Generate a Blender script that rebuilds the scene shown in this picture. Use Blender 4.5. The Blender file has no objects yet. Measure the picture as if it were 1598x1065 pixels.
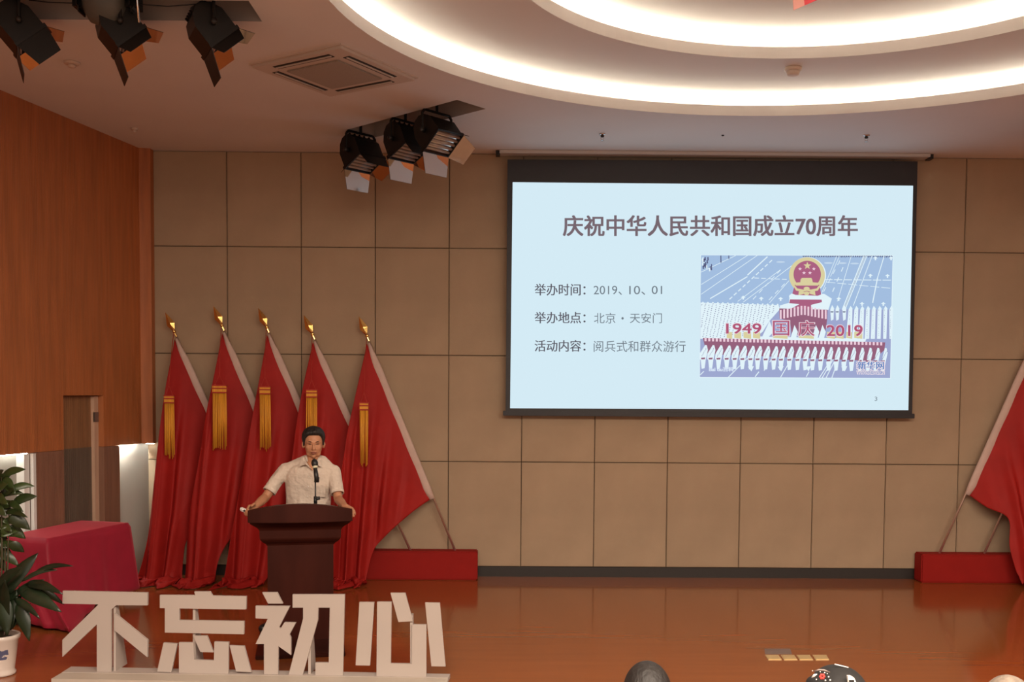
import bpy, bmesh, math, random
from mathutils import Vector, Matrix, Euler
from mathutils.geometry import tessellate_polygon

S = bpy.context.scene
C = S.collection
rnd = random.Random(7)

# ------------------------------------------------------------------ camera
CAM = Vector((3.8037, -11.1954, 2.0274))
RT = Vector((0.99994331, -0.00785209, 0.00719154))
UP = Vector((-0.0068038, 0.04833739, 0.99880789))
FW = Vector((0.00819035, 0.9988002, -0.04828122))
FPX, SHY = 1600.0, 157.79
cd = bpy.data.cameras.new('camera')
cam = bpy.data.objects.new('camera', cd)
C.objects.link(cam)
M = Matrix.Identity(4)
for r in range(3):
    M[r][0], M[r][1], M[r][2], M[r][3] = RT[r], UP[r], -FW[r], CAM[r]
cam.matrix_world = M
cd.sensor_width = 36.0
cd.lens = FPX / 1598.0 * 36.0
cd.shift_y = SHY / 1598.0
cd.clip_end = 200
S.camera = cam


def ray(px, py):
    return FW + RT * ((px - 799) / FPX) - UP * ((py - 532.5 - SHY) / FPX)


def at(px, py, Y):          # point on the upright plane at depth Y
    d = ray(px, py)
    return CAM + d * ((Y - CAM.y) / d.y)


def atz(px, py, Z):         # point on the level plane at height Z
    d = ray(px, py)
    return CAM + d * ((Z - CAM.z) / d.z)


# ------------------------------------------------------------------ world, lamps, exposure
W = bpy.data.worlds.new('world')
S.world = W
W.use_nodes = True
bg = W.node_tree.nodes['Background']
bg.inputs[0].default_value = (1.0, 0.8, 0.65, 1)
bg.inputs[1].default_value = 0.55
S.view_settings.view_transform = 'Standard'
S.view_settings.look = 'None'
S.view_settings.gamma = 1.0
S.view_settings.exposure = 0.0
S.view_settings.use_curve_mapping = False
COVE1, COVE2, NICHE, SCREEN = 40.0, 42.0, 420.0, 1.0
ld = bpy.data.lights.new('hall_fill_light', 'AREA')      # unseen fill light added above the hall, brightening the stage and lower wall
ld.shape, ld.size, ld.size_y = 'RECTANGLE', 9.0, 3.0
ld.energy, ld.color = 1600.0, (1.0, 0.84, 0.68)
lo_ = bpy.data.objects.new('hall_fill_light', ld)
lo_.location = (5.6, -10.8, 4.58)
C.objects.link(lo_)


# ------------------------------------------------------------------ materials
def s2l(c):
    return tuple((v / 255 / 12.92) if v <= 10 else ((v / 255 + 0.055) / 1.055) ** 2.4 for v in c)


def mat(name, col, rough=0.6, metal=0.0, noise=0.0, scale=8.0, stretch=(1, 1, 1), bump=0.0, bscale=None,
        spec=0.5, sheen=0.0, randv=0.0, coat=0.0, bdist=0.01):
    m = bpy.data.materials.new(name)
    m.use_nodes = True
    nt = m.node_tree
    b = nt.nodes['Principled BSDF']
    b.inputs['Base Color'].default_value = (*col, 1)
    b.inputs['Roughness'].default_value = rough
    b.inputs['Metallic'].default_value = metal
    b.inputs['Specular IOR Level'].default_value = spec
    if sheen:
        b.inputs['Sheen Weight'].default_value = sheen
    if coat:
        b.inputs['Coat Weight'].default_value = coat
        b.inputs['Coat Roughness'].default_value = 0.08
    if noise or bump or randv:
        tc = nt.nodes.new('ShaderNodeTexCoord')
        mp = nt.nodes.new('ShaderNodeMapping')
        mp.inputs['Scale'].default_value = stretch
        nt.links.new(tc.outputs['Object'], mp.inputs[0])
        nz = nt.nodes.new('ShaderNodeTexNoise')
        nz.inputs['Scale'].default_value = scale
        nz.inputs['Detail'].default_value = 5
        nt.links.new(mp.outputs[0], nz.inputs['Vector'])
        hsv = nt.nodes.new('ShaderNodeHueSaturation')
        hsv.inputs['Color'].default_value = (*col, 1)
        mr = nt.nodes.new('ShaderNodeMapRange')
        mr.inputs['From Min'].default_value = 0.3
        mr.inputs['From Max'].default_value = 0.7
        mr.inputs['To Min'].default_value = 1 - noise
        mr.inputs['To Max'].default_value = 1 + noise
        nt.links.new(nz.outputs[0], mr.inputs[0])
        val = mr.outputs[0]
        if randv:
            oi = nt.nodes.new('ShaderNodeObjectInfo')
            m2 = nt.nodes.new('ShaderNodeMapRange')
            m2.inputs['To Min'].default_value = 1 - randv
            m2.inputs['To Max'].default_value = 1 + randv
            nt.links.new(oi.outputs['Random'], m2.inputs[0])
            mu = nt.nodes.new('ShaderNodeMath')
            mu.operation = 'MULTIPLY'
            nt.links.new(val, mu.inputs[0])
            nt.links.new(m2.outputs[0], mu.inputs[1])
            val = mu.outputs[0]
        nt.links.new(val, hsv.inputs['Value'])
        nt.links.new(hsv.outputs[0], b.inputs['Base Color'])
        if bump:
            bp = nt.nodes.new('ShaderNodeBump')
            bp.inputs['Strength'].default_value = bump
            bp.inputs['Distance'].default_value = bdist
            src = nz
            if bscale:
                src = nt.nodes.new('ShaderNodeTexNoise')
                src.inputs['Scale'].default_value = bscale
                src.inputs['Detail'].default_value = 3
                nt.links.new(mp.outputs[0], src.inputs['Vector'])
            nt.links.new(src.outputs[0], bp.inputs['Height'])
            nt.links.new(bp.outputs[0], b.inputs['Normal'])
    return m


def emit(name, col, strength=1.0):
    m = bpy.data.materials.new(name)
    m.use_nodes = True
    nt = m.node_tree
    nt.nodes.remove(nt.nodes['Principled BSDF'])
    e = nt.nodes.new('ShaderNodeEmission')
    e.inputs[0].default_value = (*col, 1)
    e.inputs[1].default_value = strength
    nt.links.new(e.outputs[0], nt.nodes['Material Output'].inputs[0])
    return m


def ribbed(name, col, period, depth, rough=0.55, axis=(0, 1, 0)):
    """vertical fine-slatted veneer: wave colour plus wave bump"""
    m = mat(name, col, rough, noise=0.16, scale=3.0, stretch=(6, 6, 0.5))
    nt = m.node_tree
    b = nt.nodes['Principled BSDF']
    tc = nt.nodes.new('ShaderNodeTexCoord')
    wv = nt.nodes.new('ShaderNodeTexWave')
    wv.bands_direction = 'Y'
    wv.inputs['Scale'].default_value = 0.314 / period
    wv.inputs['Distortion'].default_value = 0.15
    nt.links.new(tc.outputs['Object'], wv.inputs['Vector'])
    bp = nt.nodes.new('ShaderNodeBump')
    bp.inputs['Strength'].default_value = depth
    bp.inputs['Distance'].default_value = 0.004
    nt.links.new(wv.outputs[1], bp.inputs['Height'])
    nt.links.new(bp.outputs[0], b.inputs['Normal'])
    return m


MT = dict(
    fabric=mat('wall_fabric', (0.415, 0.305, 0.205), 0.85, noise=0.06, scale=2.5, bump=0.15, bscale=160, randv=0.025, spec=0.2),
    joint=mat('joint_dark', (0.09, 0.055, 0.03), 0.8),
    black_base=mat('skirting_black', (0.03, 0.025, 0.022), 0.4),
    floor=mat('stage_floor', (0.30, 0.085, 0.022), 0.12, noise=0.05, scale=2.2, stretch=(0.5, 5, 1), spec=0.5),
    hall=mat('hall_carpet', (0.22, 0.12, 0.07), 0.9, noise=0.2, scale=20),
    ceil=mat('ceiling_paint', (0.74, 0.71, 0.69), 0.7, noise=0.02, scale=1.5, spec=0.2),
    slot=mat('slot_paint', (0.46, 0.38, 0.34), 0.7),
    veneer=ribbed('orange_veneer', (0.42, 0.135, 0.04), 0.022, 0.5),
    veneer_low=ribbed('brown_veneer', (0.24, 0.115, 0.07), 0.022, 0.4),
    door_up=ribbed('door_veneer', (0.27, 0.13, 0.055), 0.03, 0.4),
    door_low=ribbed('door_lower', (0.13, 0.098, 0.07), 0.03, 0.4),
    jamb=mat('raw_jamb_wood', (0.55, 0.36, 0.25), 0.6, noise=0.12, scale=6, stretch=(4, 4, .4)),
    hinge=mat('grey_plate', (0.25, 0.2, 0.18), 0.4, 0.6),
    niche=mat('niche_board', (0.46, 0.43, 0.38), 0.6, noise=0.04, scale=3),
    white_frame=mat('white_frame', (0.75, 0.75, 0.72), 0.4),
    led_w=emit('cool_led', (0.95, 1.0, 0.92), NICHE),
    led_w2=emit('cool_led_dim', (0.95, 1.0, 0.92), 22.0),
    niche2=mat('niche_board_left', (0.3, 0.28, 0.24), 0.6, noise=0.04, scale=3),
    cove1=emit('cove_led', (1.0, 0.93, 0.75), COVE1),
    cove2=emit('cove_led_inner', (1.0, 0.93, 0.75), COVE2),
    scr_black=mat('screen_border', (0.02, 0.018, 0.022), 0.5),
    scr_case=mat('screen_case', (0.6, 0.58, 0.56), 0.5),
    red_cloth=mat('flag_red', (0.36, 0.014, 0.011), 0.62, noise=0.08, scale=4, spec=0.22),
    red_box=mat('stand_red', (0.30, 0.013, 0.010), 0.7, noise=0.05, scale=5, bump=0.1, spec=0.15),
    crimson=mat('table_crimson', (0.34, 0.013, 0.036), 0.55, noise=0.07, scale=4, spec=0.3, sheen=0.5),
    hem=mat('flag_hem', (0.62, 0.46, 0.4), 0.8, noise=0.05, scale=12, bump=0.1),
    steel=mat('pole_steel', (0.75, 0.62, 0.54), 0.3, 0.85),
    gold=mat('spear_gold', (0.85, 0.55, 0.18), 0.18, 1.0),
    fringe=mat('tassel_gold', (0.78, 0.36, 0.03), 0.6, noise=0.15, scale=60, stretch=(1, 1, .05)),
    cord=mat('cord_red', (0.42, 0.03, 0.015), 0.7),
    mahog=mat('mahogany', (0.042, 0.009, 0.0055), 0.4, noise=0.25, scale=5, stretch=(1, 1, .25), spec=0.12),
    white=mat('foam_board', (0.45, 0.385, 0.345), 0.7, noise=0.02, scale=3),
    white2=mat('base_board', (0.49, 0.43, 0.36), 0.6, noise=0.03, scale=4),
    skin=mat('skin', (0.50, 0.235, 0.13), 0.5, noise=0.06, scale=14, spec=0.35),
    lips=mat('lips', (0.32, 0.10, 0.07), 0.5),
    hair=mat('hair_black', (0.012, 0.009, 0.008), 0.62, noise=0.3, scale=40, stretch=(1, 1, .2), bump=0.5, bscale=70),
    eye=mat('eye_dark', (0.03, 0.018, 0.014), 0.3),
    shirt=mat('shirt_white', (0.66, 0.555, 0.465), 0.8, noise=0.04, scale=6, bump=1.0, bscale=8, bdist=.05, sheen=0.1, spec=0.2),
    trouser=mat('trouser_dark', (0.02, 0.02, 0.025), 0.8),
    shoe=mat('shoe_black', (0.012, 0.012, 0.012), 0.35),
    blackp=mat('black_plastic', (0.014, 0.013, 0.013), 0.4),
    ring=mat('mic_ring', (0.75, 0.7, 0.5), 0.4),
    wplastic=mat('white_plastic', (0.8, 0.76, 0.72), 0.35),
    housing=mat('lamp_housing', (0.009, 0.008, 0.0075), 0.42, spec=0.3),
    mirror=mat('door_mirror', (0.82, 0.78, 0.75), 0.06, 1.0),
    tube=mat('lamp_tube', (0.36, 0.28, 0.23), 0.3),
    grey_lamp=mat('moving_grey', (0.085, 0.085, 0.075), 0.45),
    chrome=mat('chrome', (0.7, 0.7, 0.7), 0.15, 1.0),
    acpanel=mat('ac_panel', (0.60, 0.52, 0.46), 0.5),
    acgrille=mat('ac_grille', (0.36, 0.31, 0.26), 0.7, noise=0.1, scale=120),
    dark=mat('dark_gap', (0.02, 0.016, 0.014), 0.6),
    plastic_b=mat('detector_plastic', (0.62, 0.5, 0.42), 0.5),
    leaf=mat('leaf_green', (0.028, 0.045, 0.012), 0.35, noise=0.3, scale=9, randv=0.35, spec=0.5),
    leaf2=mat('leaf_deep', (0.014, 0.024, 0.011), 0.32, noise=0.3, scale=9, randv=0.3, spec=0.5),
    stem=mat('stem_brown', (0.06, 0.045, 0.02), 0.7),
    soil=mat('soil', (0.03, 0.02, 0.012), 0.9),
    brass=mat('brass_lid', (0.72, 0.5, 0.22), 0.4, 0.35),
    brass2=mat('brass_rim', (0.8, 0.6, 0.3), 0.3, 0.4),
    tape=mat('grey_tape', (0.20, 0.13, 0.10), 0.55),
    cap=mat('cap_black', (0.012, 0.011, 0.011), 0.75),
    greyhair=mat('hair_grey', (0.24, 0.19, 0.15), 0.7, noise=0.3, scale=30, bump=0.6, bscale=60),
    dress=mat('audience_cloth', (0.06, 0.06, 0.08), 0.8),
    seat=mat('seat_fabric', (0.2, 0.05, 0.04), 0.8),
    redflower=mat('flower_red', (0.6, 0.05, 0.04), 0.5),
    bead=mat('bead_white', (0.8, 0.75, 0.7), 0.3),
    bunting=mat('bunting_red', (0.75, 0.06, 0.08), 0.6),
    bunting_p=mat('bunting_pink', (0.85, 0.4, 0.35), 0.6),
)
MT['crimson'].node_tree.nodes['Principled BSDF'].inputs['Sheen Tint'].default_value = (0.9, 0.16, 0.2, 1)
# plant pot: white glaze with a blue brushed landscape
mp_ = mat('pot_glaze', (0.66, 0.58, 0.52), 0.18, spec=0.5)
nt_ = mp_.node_tree
tc_ = nt_.nodes.new('ShaderNodeTexCoord')
nz_ = nt_.nodes.new('ShaderNodeTexNoise')
nz_.inputs['Scale'].default_value = 14
nz_.inputs['Detail'].default_value = 6
mpp = nt_.nodes.new('ShaderNodeMapping')
mpp.inputs['Scale'].default_value = (1, 1, 2.2)
sx_ = nt_.nodes.new('ShaderNodeSeparateXYZ')
nt_.links.new(tc_.outputs['Object'], sx_.inputs[0])
nt_.links.new(tc_.outputs['Object'], mpp.inputs[0])
nt_.links.new(mpp.outputs[0], nz_.inputs['Vector'])


def mth(op, a, b):
    n = nt_.nodes.new('ShaderNodeMath')
    n.operation = op
    for i, v in enumerate((a, b)):
        if isinstance(v, (int, float)):
            n.inputs[i].default_value = v
        else:
            nt_.links.new(v, n.inputs[i])
    return n.outputs[0]


band_ = mth('MULTIPLY', mth('LESS_THAN', mth('ABSOLUTE', mth('SUBTRACT', sx_.outputs[2], 0.16), 0), 0.035),
            mth('LESS_THAN', mth('ABSOLUTE', mth('SUBTRACT', sx_.outputs[0], 0.02), 0), 0.075))
fac_ = mth('MULTIPLY', band_, mth('GREATER_THAN', nz_.outputs[0], 0.47))
mx_ = nt_.nodes.new('ShaderNodeMix')
mx_.data_type = 'RGBA'
mx_.inputs[6].default_value = (0.66, 0.58, 0.52, 1)
mx_.inputs[7].default_value = (0.10, 0.11, 0.2, 1)
nt_.links.new(fac_, mx_.inputs[0])
nt_.links.new(mx_.outputs[2], nt_.nodes['Principled BSDF'].inputs['Base Color'])
MT['pot'] = mp_


# ------------------------------------------------------------------ helpers
def meta(o, label=None, cat=None, group=None, kind=None):
    for k, v in (('label', label), ('category', cat), ('group', group), ('kind', kind)):
        if v:
            o[k] = v
    return o


def thing(name, loc, label, cat, group=None, rz=0.0):
    o = bpy.data.objects.new(name, None)
    o.empty_display_size = 0.1
    o.location = loc
    o.rotation_euler = (0, 0, rz)
    C.objects.link(o)
    return meta(o, label, cat, group)


def link(name, me, m, parent=None, world=True, smooth=False):
    """mesh object; 'world' means the vertices are in world metres and stay there under an unrotated parent"""
    o = bpy.data.objects.new(name, me)
    C.objects.link(o)
    if m is not None:
        for mm in (m if isinstance(m, (list, tuple)) else [m]):
            me.materials.append(MT[mm] if isinstance(mm, str) else mm)
    if smooth:
        for p in me.polygons:
            p.use_smooth = True
    if parent is not None:
        o.parent = parent
        if world:
            off = Vector((0, 0, 0))
            q = parent
            while q is not None:
                off += q.location
                if q.parent is not None:
                    off += q.matrix_parent_inverse.translation
                q = q.parent
            o.matrix_parent_inverse = Matrix.Translation(-off)
    return o


def mesh(name, v, f, m, parent=None, world=True, smooth=False):
    me = bpy.data.meshes.new(name)
    me.from_pydata([tuple(p) for p in v], [], f)
    me.update()
    return link(name, me, m, parent, world, smooth)


def frombm(name, bm, m, parent=None, world=True, smooth=False, recalc=True):
    if recalc:
        bmesh.ops.recalc_face_normals(bm, faces=bm.faces)
    me = bpy.data.meshes.new(name)
    bm.to_mesh(me)
    bm.free()
    return link(name, me, m, parent, world, smooth)


def b_box(bm, lo, hi, mi=0):
    vs = [bm.verts.new((x, y, z)) for x in (lo[0], hi[0]) for y in (lo[1], hi[1]) for z in (lo[2], hi[2])]
    for q in ((0, 1, 3, 2), (4, 6, 7, 5), (0, 4, 5, 1), (2, 3, 7, 6), (0, 2, 6, 4), (1, 5, 7, 3)):
        bm.faces.new([vs[i] for i in q]).material_index = mi
    return vs


def box(name, lo, hi, m, parent=None, world=True, bev=0.0):
    bm = bmesh.new()
    b_box(bm, lo, hi)
    if bev:
        bmesh.ops.bevel(bm, geom=bm.edges[:], offset=bev, segments=2, affect='EDGES')
    return frombm(name, bm, m, parent, world)


def b_prism(bm, pts, d, mi=0):
    """extrude closed polygon pts (3-D) by vector d; handles concave outlines"""
    n = len(pts)
    a = [bm.verts.new(p) for p in pts]
    b = [bm.verts.new(Vector(p) + Vector(d)) for p in pts]
    for tri in tessellate_polygon([[Vector(p) for p in pts]]):
        try:
            bm.faces.new([a[i] for i in tri]).material_index = mi
            bm.faces.new([b[i] for i in reversed(tri)]).material_index = mi
        except ValueError:
            pass
    for i in range(n):
        j = (i + 1) % n
        bm.faces.new((a[i], a[j], b[j], b[i])).material_index = mi


def prism(name, pts, d, m, parent=None, world=True):
    bm = bmesh.new()
    b_prism(bm, pts, d)
    return frombm(name, bm, m, parent, world)


def b_tube(bm, pts, r, n=8, cap=True, mi=0):
    pts = [Vector(p) for p in pts]
    rs = r if isinstance(r, (list, tuple)) else [r] * len(pts)
    rings = []
    ref = Vector((0.13, 0.31, 0.94))
    for i, p in enumerate(pts):
        t = (pts[min(i + 1, len(pts) - 1)] - pts[max(i - 1, 0)]).normalized()
        u = t.cross(ref)
        if u.length < 1e-3:
            u = t.cross(Vector((1, 0, 0)))
        u.normalize()
        w = t.cross(u)
        rings.append([bm.verts.new(p + (u * math.cos(k * 2 * math.pi / n) + w * math.sin(k * 2 * math.pi / n)) * rs[i]) for k in range(n)])
    for a, b in zip(rings, rings[1:]):
        for k in range(n):
            bm.faces.new((a[k], a[(k + 1) % n], b[(k + 1) % n], b[k])).material_index = mi
    if cap:
        bm.faces.new(rings[0][::-1]).material_index = mi
        bm.faces.new(rings[-1]).material_index = mi


def tube(name, pts, r, m, parent=None, n=8, world=True):
    bm = bmesh.new()
    b_tube(bm, pts, r, n)
    return frombm(name, bm, m, parent, world, smooth=True)


def b_lathe(bm, prof, c=(0, 0, 0), n=24, mi=0):
    rings = []
    for r, z in prof:
        rings.append([bm.verts.new((c[0] + r * math.cos(k * 2 * math.pi / n), c[1] + r * math.sin(k * 2 * math.pi / n), c[2] + z)) for k in range(n)])
    for a, b in zip(rings, rings[1:]):
        for k in range(n):
            bm.faces.new((a[k], a[(k + 1) % n], b[(k + 1) % n], b[k])).material_index = mi
    bm.faces.new(rings[0][::-1]).material_index = mi
    bm.faces.new(rings[-1]).material_index = mi


def lathe(name, prof, c, m, parent=None, n=24, world=True):
    bm = bmesh.new()
    b_lathe(bm, prof, c, n)
    return frombm(name, bm, m, parent, world, smooth=True)


def loft(bm, rings, cap=True):
    vs = [[bm.verts.new(p) for p in r] for r in rings]
    n = len(vs[0])
    for a, b in zip(vs, vs[1:]):
        for k in range(n):
            bm.faces.new((a[k], a[(k + 1) % n], b[(k + 1) % n], b[k]))
    if cap:
        bm.faces.new(vs[0][::-1])
        bm.faces.new(vs[-1])


def blob(name, prims, voxel, m, parent=None, smooth=6, dec=None):
    """one continuous skin grown over round cones ('c'), ellipsoids ('e') and lofts ('l')"""
    bm = bmesh.new()
    for p in prims:
        t = bmesh.new()
        if p[0] == 'c':
            _, a, ra, b, rb = p
            for q, rr in ((a, ra), (b, rb)):
                bmesh.ops.create_icosphere(t, subdivisions=2, radius=rr, matrix=Matrix.Translation(Vector(q)))
            h = bmesh.ops.convex_hull(t, input=t.verts[:])
            junk = [g for g in h['geom_interior'] if isinstance(g, bmesh.types.BMVert)]
            bmesh.ops.delete(t, geom=junk, context='VERTS')
        elif p[0] == 'e':
            _, c, rr, rot = p
            mx = Matrix.Translation(Vector(c)) @ Euler(rot).to_matrix().to_4x4() @ Matrix.Diagonal((*rr, 1))
            bmesh.ops.create_icosphere(t, subdivisions=3, radius=1, matrix=mx)
        else:
            loft(t, p[1])
            bmesh.ops.recalc_face_normals(t, faces=t.faces)
        tm = bpy.data.meshes.new('t')
        t.to_mesh(tm)
        t.free()
        bm.from_mesh(tm)
        bpy.data.meshes.remove(tm)
    me = bpy.data.meshes.new(name)
    bm.to_mesh(me)
    bm.free()
    o = bpy.data.objects.new(name, me)
    C.objects.link(o)
    r = o.modifiers.new('r', 'REMESH')
    r.mode = 'VOXEL'
    r.voxel_size = voxel
    sm = o.modifiers.new('s', 'SMOOTH')
    sm.factor = 0.5
    sm.iterations = smooth
    if dec:
        d = o.modifiers.new('d', 'DECIMATE')
        d.ratio = dec
    dg = bpy.context.evaluated_depsgraph_get()
    me2 = bpy.data.meshes.new_from_object(o.evaluated_get(dg))
    me2.name = name
    bpy.data.objects.remove(o)
    bpy.data.meshes.remove(me)
    return link(name, me2, m, parent, True, True)


def copy_thing(root):
    r = root.copy()
    C.objects.link(r)
    for ch in root.children:
        c = ch.copy()
        C.objects.link(c)
        c.parent = r
        c.matrix_parent_inverse = ch.matrix_parent_inverse.copy()
        for g in ch.children:
            d = g.copy()
            C.objects.link(d)
            d.parent = c
            d.matrix_parent_inverse = g.matrix_parent_inverse.copy()
    return r


def struct(o):
    o['kind'] = 'structure'
    return o


MIRX = 6.08


def ell(a, b, z, n=128, c=(6.0, -4.75)):
    return [Vector((c[0] + a * math.cos(2 * math.pi * k / n), c[1] + b * math.sin(2 * math.pi * k / n), z)) for k in range(n)]


# ================================================================== SETTING
ZC, Z1, Z2 = 4.60, 4.80, 5.02
# --- floors
struct(box('floor', (-2.7, -4.32, -0.25), (14.9, 0.12, 0.0), 'floor'))
struct(box('floor_hall', (-4.0, -12.6, -0.35), (16.2, -4.32, -0.25), 'hall'))

# --- back wall: dark backing with fabric panels hung on it
wb = struct(box('wall_back', (-1.2, 0.03, 0.0), (13.4, 0.13, 5.1), 'joint'))
rows = [0.115, 1.268, 2.426, 3.584, ZC]
cols = [-0.12] + [0.8 * i for i in range(1, 16)] + [12.3]
pm = {}
for i in range(len(cols) - 1):
    for j in range(4):
        w, h = round(cols[i + 1] - cols[i], 3), round(rows[j + 1] - rows[j], 3)
        if (w, h) not in pm:
            bm = bmesh.new()
            b_box(bm, (0.004, 0, 0.004), (w - 0.004, 0.032, h - 0.004))
            bmesh.ops.bevel(bm, geom=[e for e in bm.edges if all(v.co.y < 0.01 for v in e.verts)], offset=0.006, segments=2, affect='EDGES')
            bmesh.ops.recalc_face_normals(bm, faces=bm.faces)
            me = bpy.data.meshes.new('wall_panel')
            bm.to_mesh(me)
            bm.free()
            me.materials.append(MT['fabric'])
            pm[(w, h)] = me
        o = bpy.data.objects.new('wall_panel', pm[(w, h)])
        o.location = (cols[i], 0, rows[j])
        C.objects.link(o)
        o.parent = wb
struct(box('baseboard_back', (-0.3, 0.012, 0.0), (12.4, 0.03, 0.112), 'black_base'))


# --- left wall, flared 12 degrees, with the door and two lit niches
def fx(Y):
    return -0.10 + 0.2163 * (Y + 0.12)


def wslab(y0, y1, z0, z1, off0=0.0, off1=0.16):
    """plan quad along the flared wall line between depths y0 and y1"""
    P = [(fx(y0) - off0, y0), (fx(y1) - off0, y1), (fx(y1) - off1, y1), (fx(y0) - off1, y0)]
    return [Vector((x, y, z0)) for x, y in P], (0, 0, z1 - z0)


ZN = 1.45
bm = bmesh.new()
for a in ((-0.12, -9.0, 1.97, 5.0), (-0.12, -0.525, ZN, 1.97, 0, .025), (-0.525, -0.79, ZN, 1.97), (-1.42, -9.0, ZN, 1.97)):
    b_prism(bm, *wslab(*a))
b_prism(bm, [Vector(p) for p in ((-0.10, -0.12, ZN), (0.015, -0.10, ZN), (0.015, 0.0, ZN), (-0.26, 0.0, ZN), (-0.26, -0.12, ZN))], (0, 0, 5 - ZN))
wl = struct(frombm('wall_left', bm, 'veneer'))
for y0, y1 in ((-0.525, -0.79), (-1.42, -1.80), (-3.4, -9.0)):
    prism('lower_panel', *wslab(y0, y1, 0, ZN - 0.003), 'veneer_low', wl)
# niche backs
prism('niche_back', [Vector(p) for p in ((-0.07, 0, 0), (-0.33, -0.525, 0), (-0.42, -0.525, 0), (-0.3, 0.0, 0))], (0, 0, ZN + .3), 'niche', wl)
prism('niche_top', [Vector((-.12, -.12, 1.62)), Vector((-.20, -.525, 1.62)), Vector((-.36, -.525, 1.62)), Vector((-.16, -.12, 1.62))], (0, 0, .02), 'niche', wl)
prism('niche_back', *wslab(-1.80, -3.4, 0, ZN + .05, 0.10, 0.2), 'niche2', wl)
bm = bmesh.new()
for oa, ob, ya, yb in ((0.03, 0.10, -1.86, -1.93), (0.0, 0.03, -1.815, -1.85)):
    b_prism(bm, *wslab(ya, yb, 0, ZN - 0.01, oa, ob))
frombm('niche_frame', bm, 'white_frame', wl)['label'] = 'white upright frame beside lit niche'
prism('led_strip', [Vector((-.248, -.50, 1.50)), Vector((-.232, -.50, 1.50)), Vector((-.137, -.14, 1.50)), Vector((-.149, -.14, 1.50))], (0, 0, .01), 'led_w', wl)['label'] = 'cool white light strip'
box('led_strip', (-.065, -.075, 1.441), (0.012, -.055, 1.447), 'led_w2', wl)['label'] = 'cool white light strip'
prism('led_strip', *wslab(-1.87, -3.3, ZN - 0.012, ZN - 0.004, 0.04, 0.06), 'led_w2', wl)['label'] = 'cool white light strip'
# door in its recess
dr = struct(prism('door_1', *wslab(-0.86, -1.42, ZN, 1.97, 0.085, 0.16), 'door_up'))
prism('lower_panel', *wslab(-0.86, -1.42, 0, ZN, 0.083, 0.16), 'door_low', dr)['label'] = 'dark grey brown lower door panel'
prism('door_jamb', *wslab(-0.795, -0.86, 0, 1.96, 0.05, 0.16), 'jamb', dr)['label'] = 'pale bare wooden jamb'
prism('hinge_plate', *wslab(-0.797, -0.86, 1.70, 1.80, 0.045, 0.06), 'hinge', dr)
# right wall mirrors the left one (outside the frame)
bm = bmesh.new()
P, d = wslab(-0.12, -9.0, 0, 5.0)
b_prism(bm, [Vector((2 * MIRX - p.x, p.y, p.z)) for p in P], d)
struct(frombm('wall_right', bm, 'veneer'))

# --- ceiling: oval hole, and slots for the stage lights
slot2 = [(2.231, -0.947), (3.372, -2.026), (3.621, -1.748), (2.48, -0.665)]
slot1 = [(-0.6, -3.90), (2.10, -3.90), (2.10, -4.28), (-0.6, -4.28)]
slots = [slot2, slot1, [(2 * MIRX - x, y) for x, y in reversed(slot2)]]
loops = [[Vector((-2.6, 0.03, ZC)), Vector((14.8, 0.03, ZC)), Vector((14.8, -9.0, ZC)), Vector((-2.6, -9.0, ZC))], ell(3.4, 3.157, ZC)]
for s in slots:
    loops.append([Vector((x, y, ZC)) for x, y in s])
flat = [p for l in loops for p in l]
ce = struct(mesh('ceiling', flat, [tuple(t) for t in tessellate_polygon(loops)], 'ceil'))


def band(bm, la, lb):
    a = [bm.verts.new(p) for p in la]
    b = [bm.verts.new(p) for p in lb]
    n = len(a)
    for k in range(n):
        bm.faces.new((a[k], a[(k + 1) % n], b[(k + 1) % n], b[k]))


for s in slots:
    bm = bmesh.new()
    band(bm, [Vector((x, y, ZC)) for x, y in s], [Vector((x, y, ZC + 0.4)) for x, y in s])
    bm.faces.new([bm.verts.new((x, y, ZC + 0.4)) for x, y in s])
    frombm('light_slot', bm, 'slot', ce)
    o = None


def cove(a, b, z, ztop, led):
    bm = bmesh.new()
    lip = 0.095
    band(bm, ell(a, b, z), ell(a, b, z + lip))
    band(bm, ell(a, b, z + lip), ell(a + .02, b + .02, z + lip))
    band(bm, ell(a + .02, b + .02, z + lip), ell(a + .02, b + .02, z + .012))
    frombm('cove_lip', bm, 'ceil', ce, smooth=False)
    bm = bmesh.new()
    band(bm, ell(a + .02, b + .02, z + .012), ell(a + .3, b + .3, z + .012))
    band(bm, ell(a + .3, b + .3, z + .012), ell(a + .3, b + .3, ztop))
    frombm('cove_trough', bm, 'ceil', ce)
    bm = bmesh.new()
    pts = ell(a + .10, b + .10, z + lip - .012)
    b_tube(bm, pts + [pts[0]], 0.012, 6, cap=False)
    frombm('led_strip', bm, led, ce)['label'] = 'warm white cove light strip'


cove(3.4, 3.157, ZC, Z1, 'cove1')
cove(2.25, 2.15, Z1, Z2, 'cove2')
lo, hi = ell(3.70, 3.457, Z1), ell(2.25, 2.15, Z1)
mesh('upper_ceiling', lo + hi, [tuple(t) for t in tessellate_polygon([lo, hi])], 'ceil', ce)
lo = ell(2.55, 2.45, Z2)
mesh('upper_ceiling', lo, [tuple(range(len(lo)))], 'ceil', ce)

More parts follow.
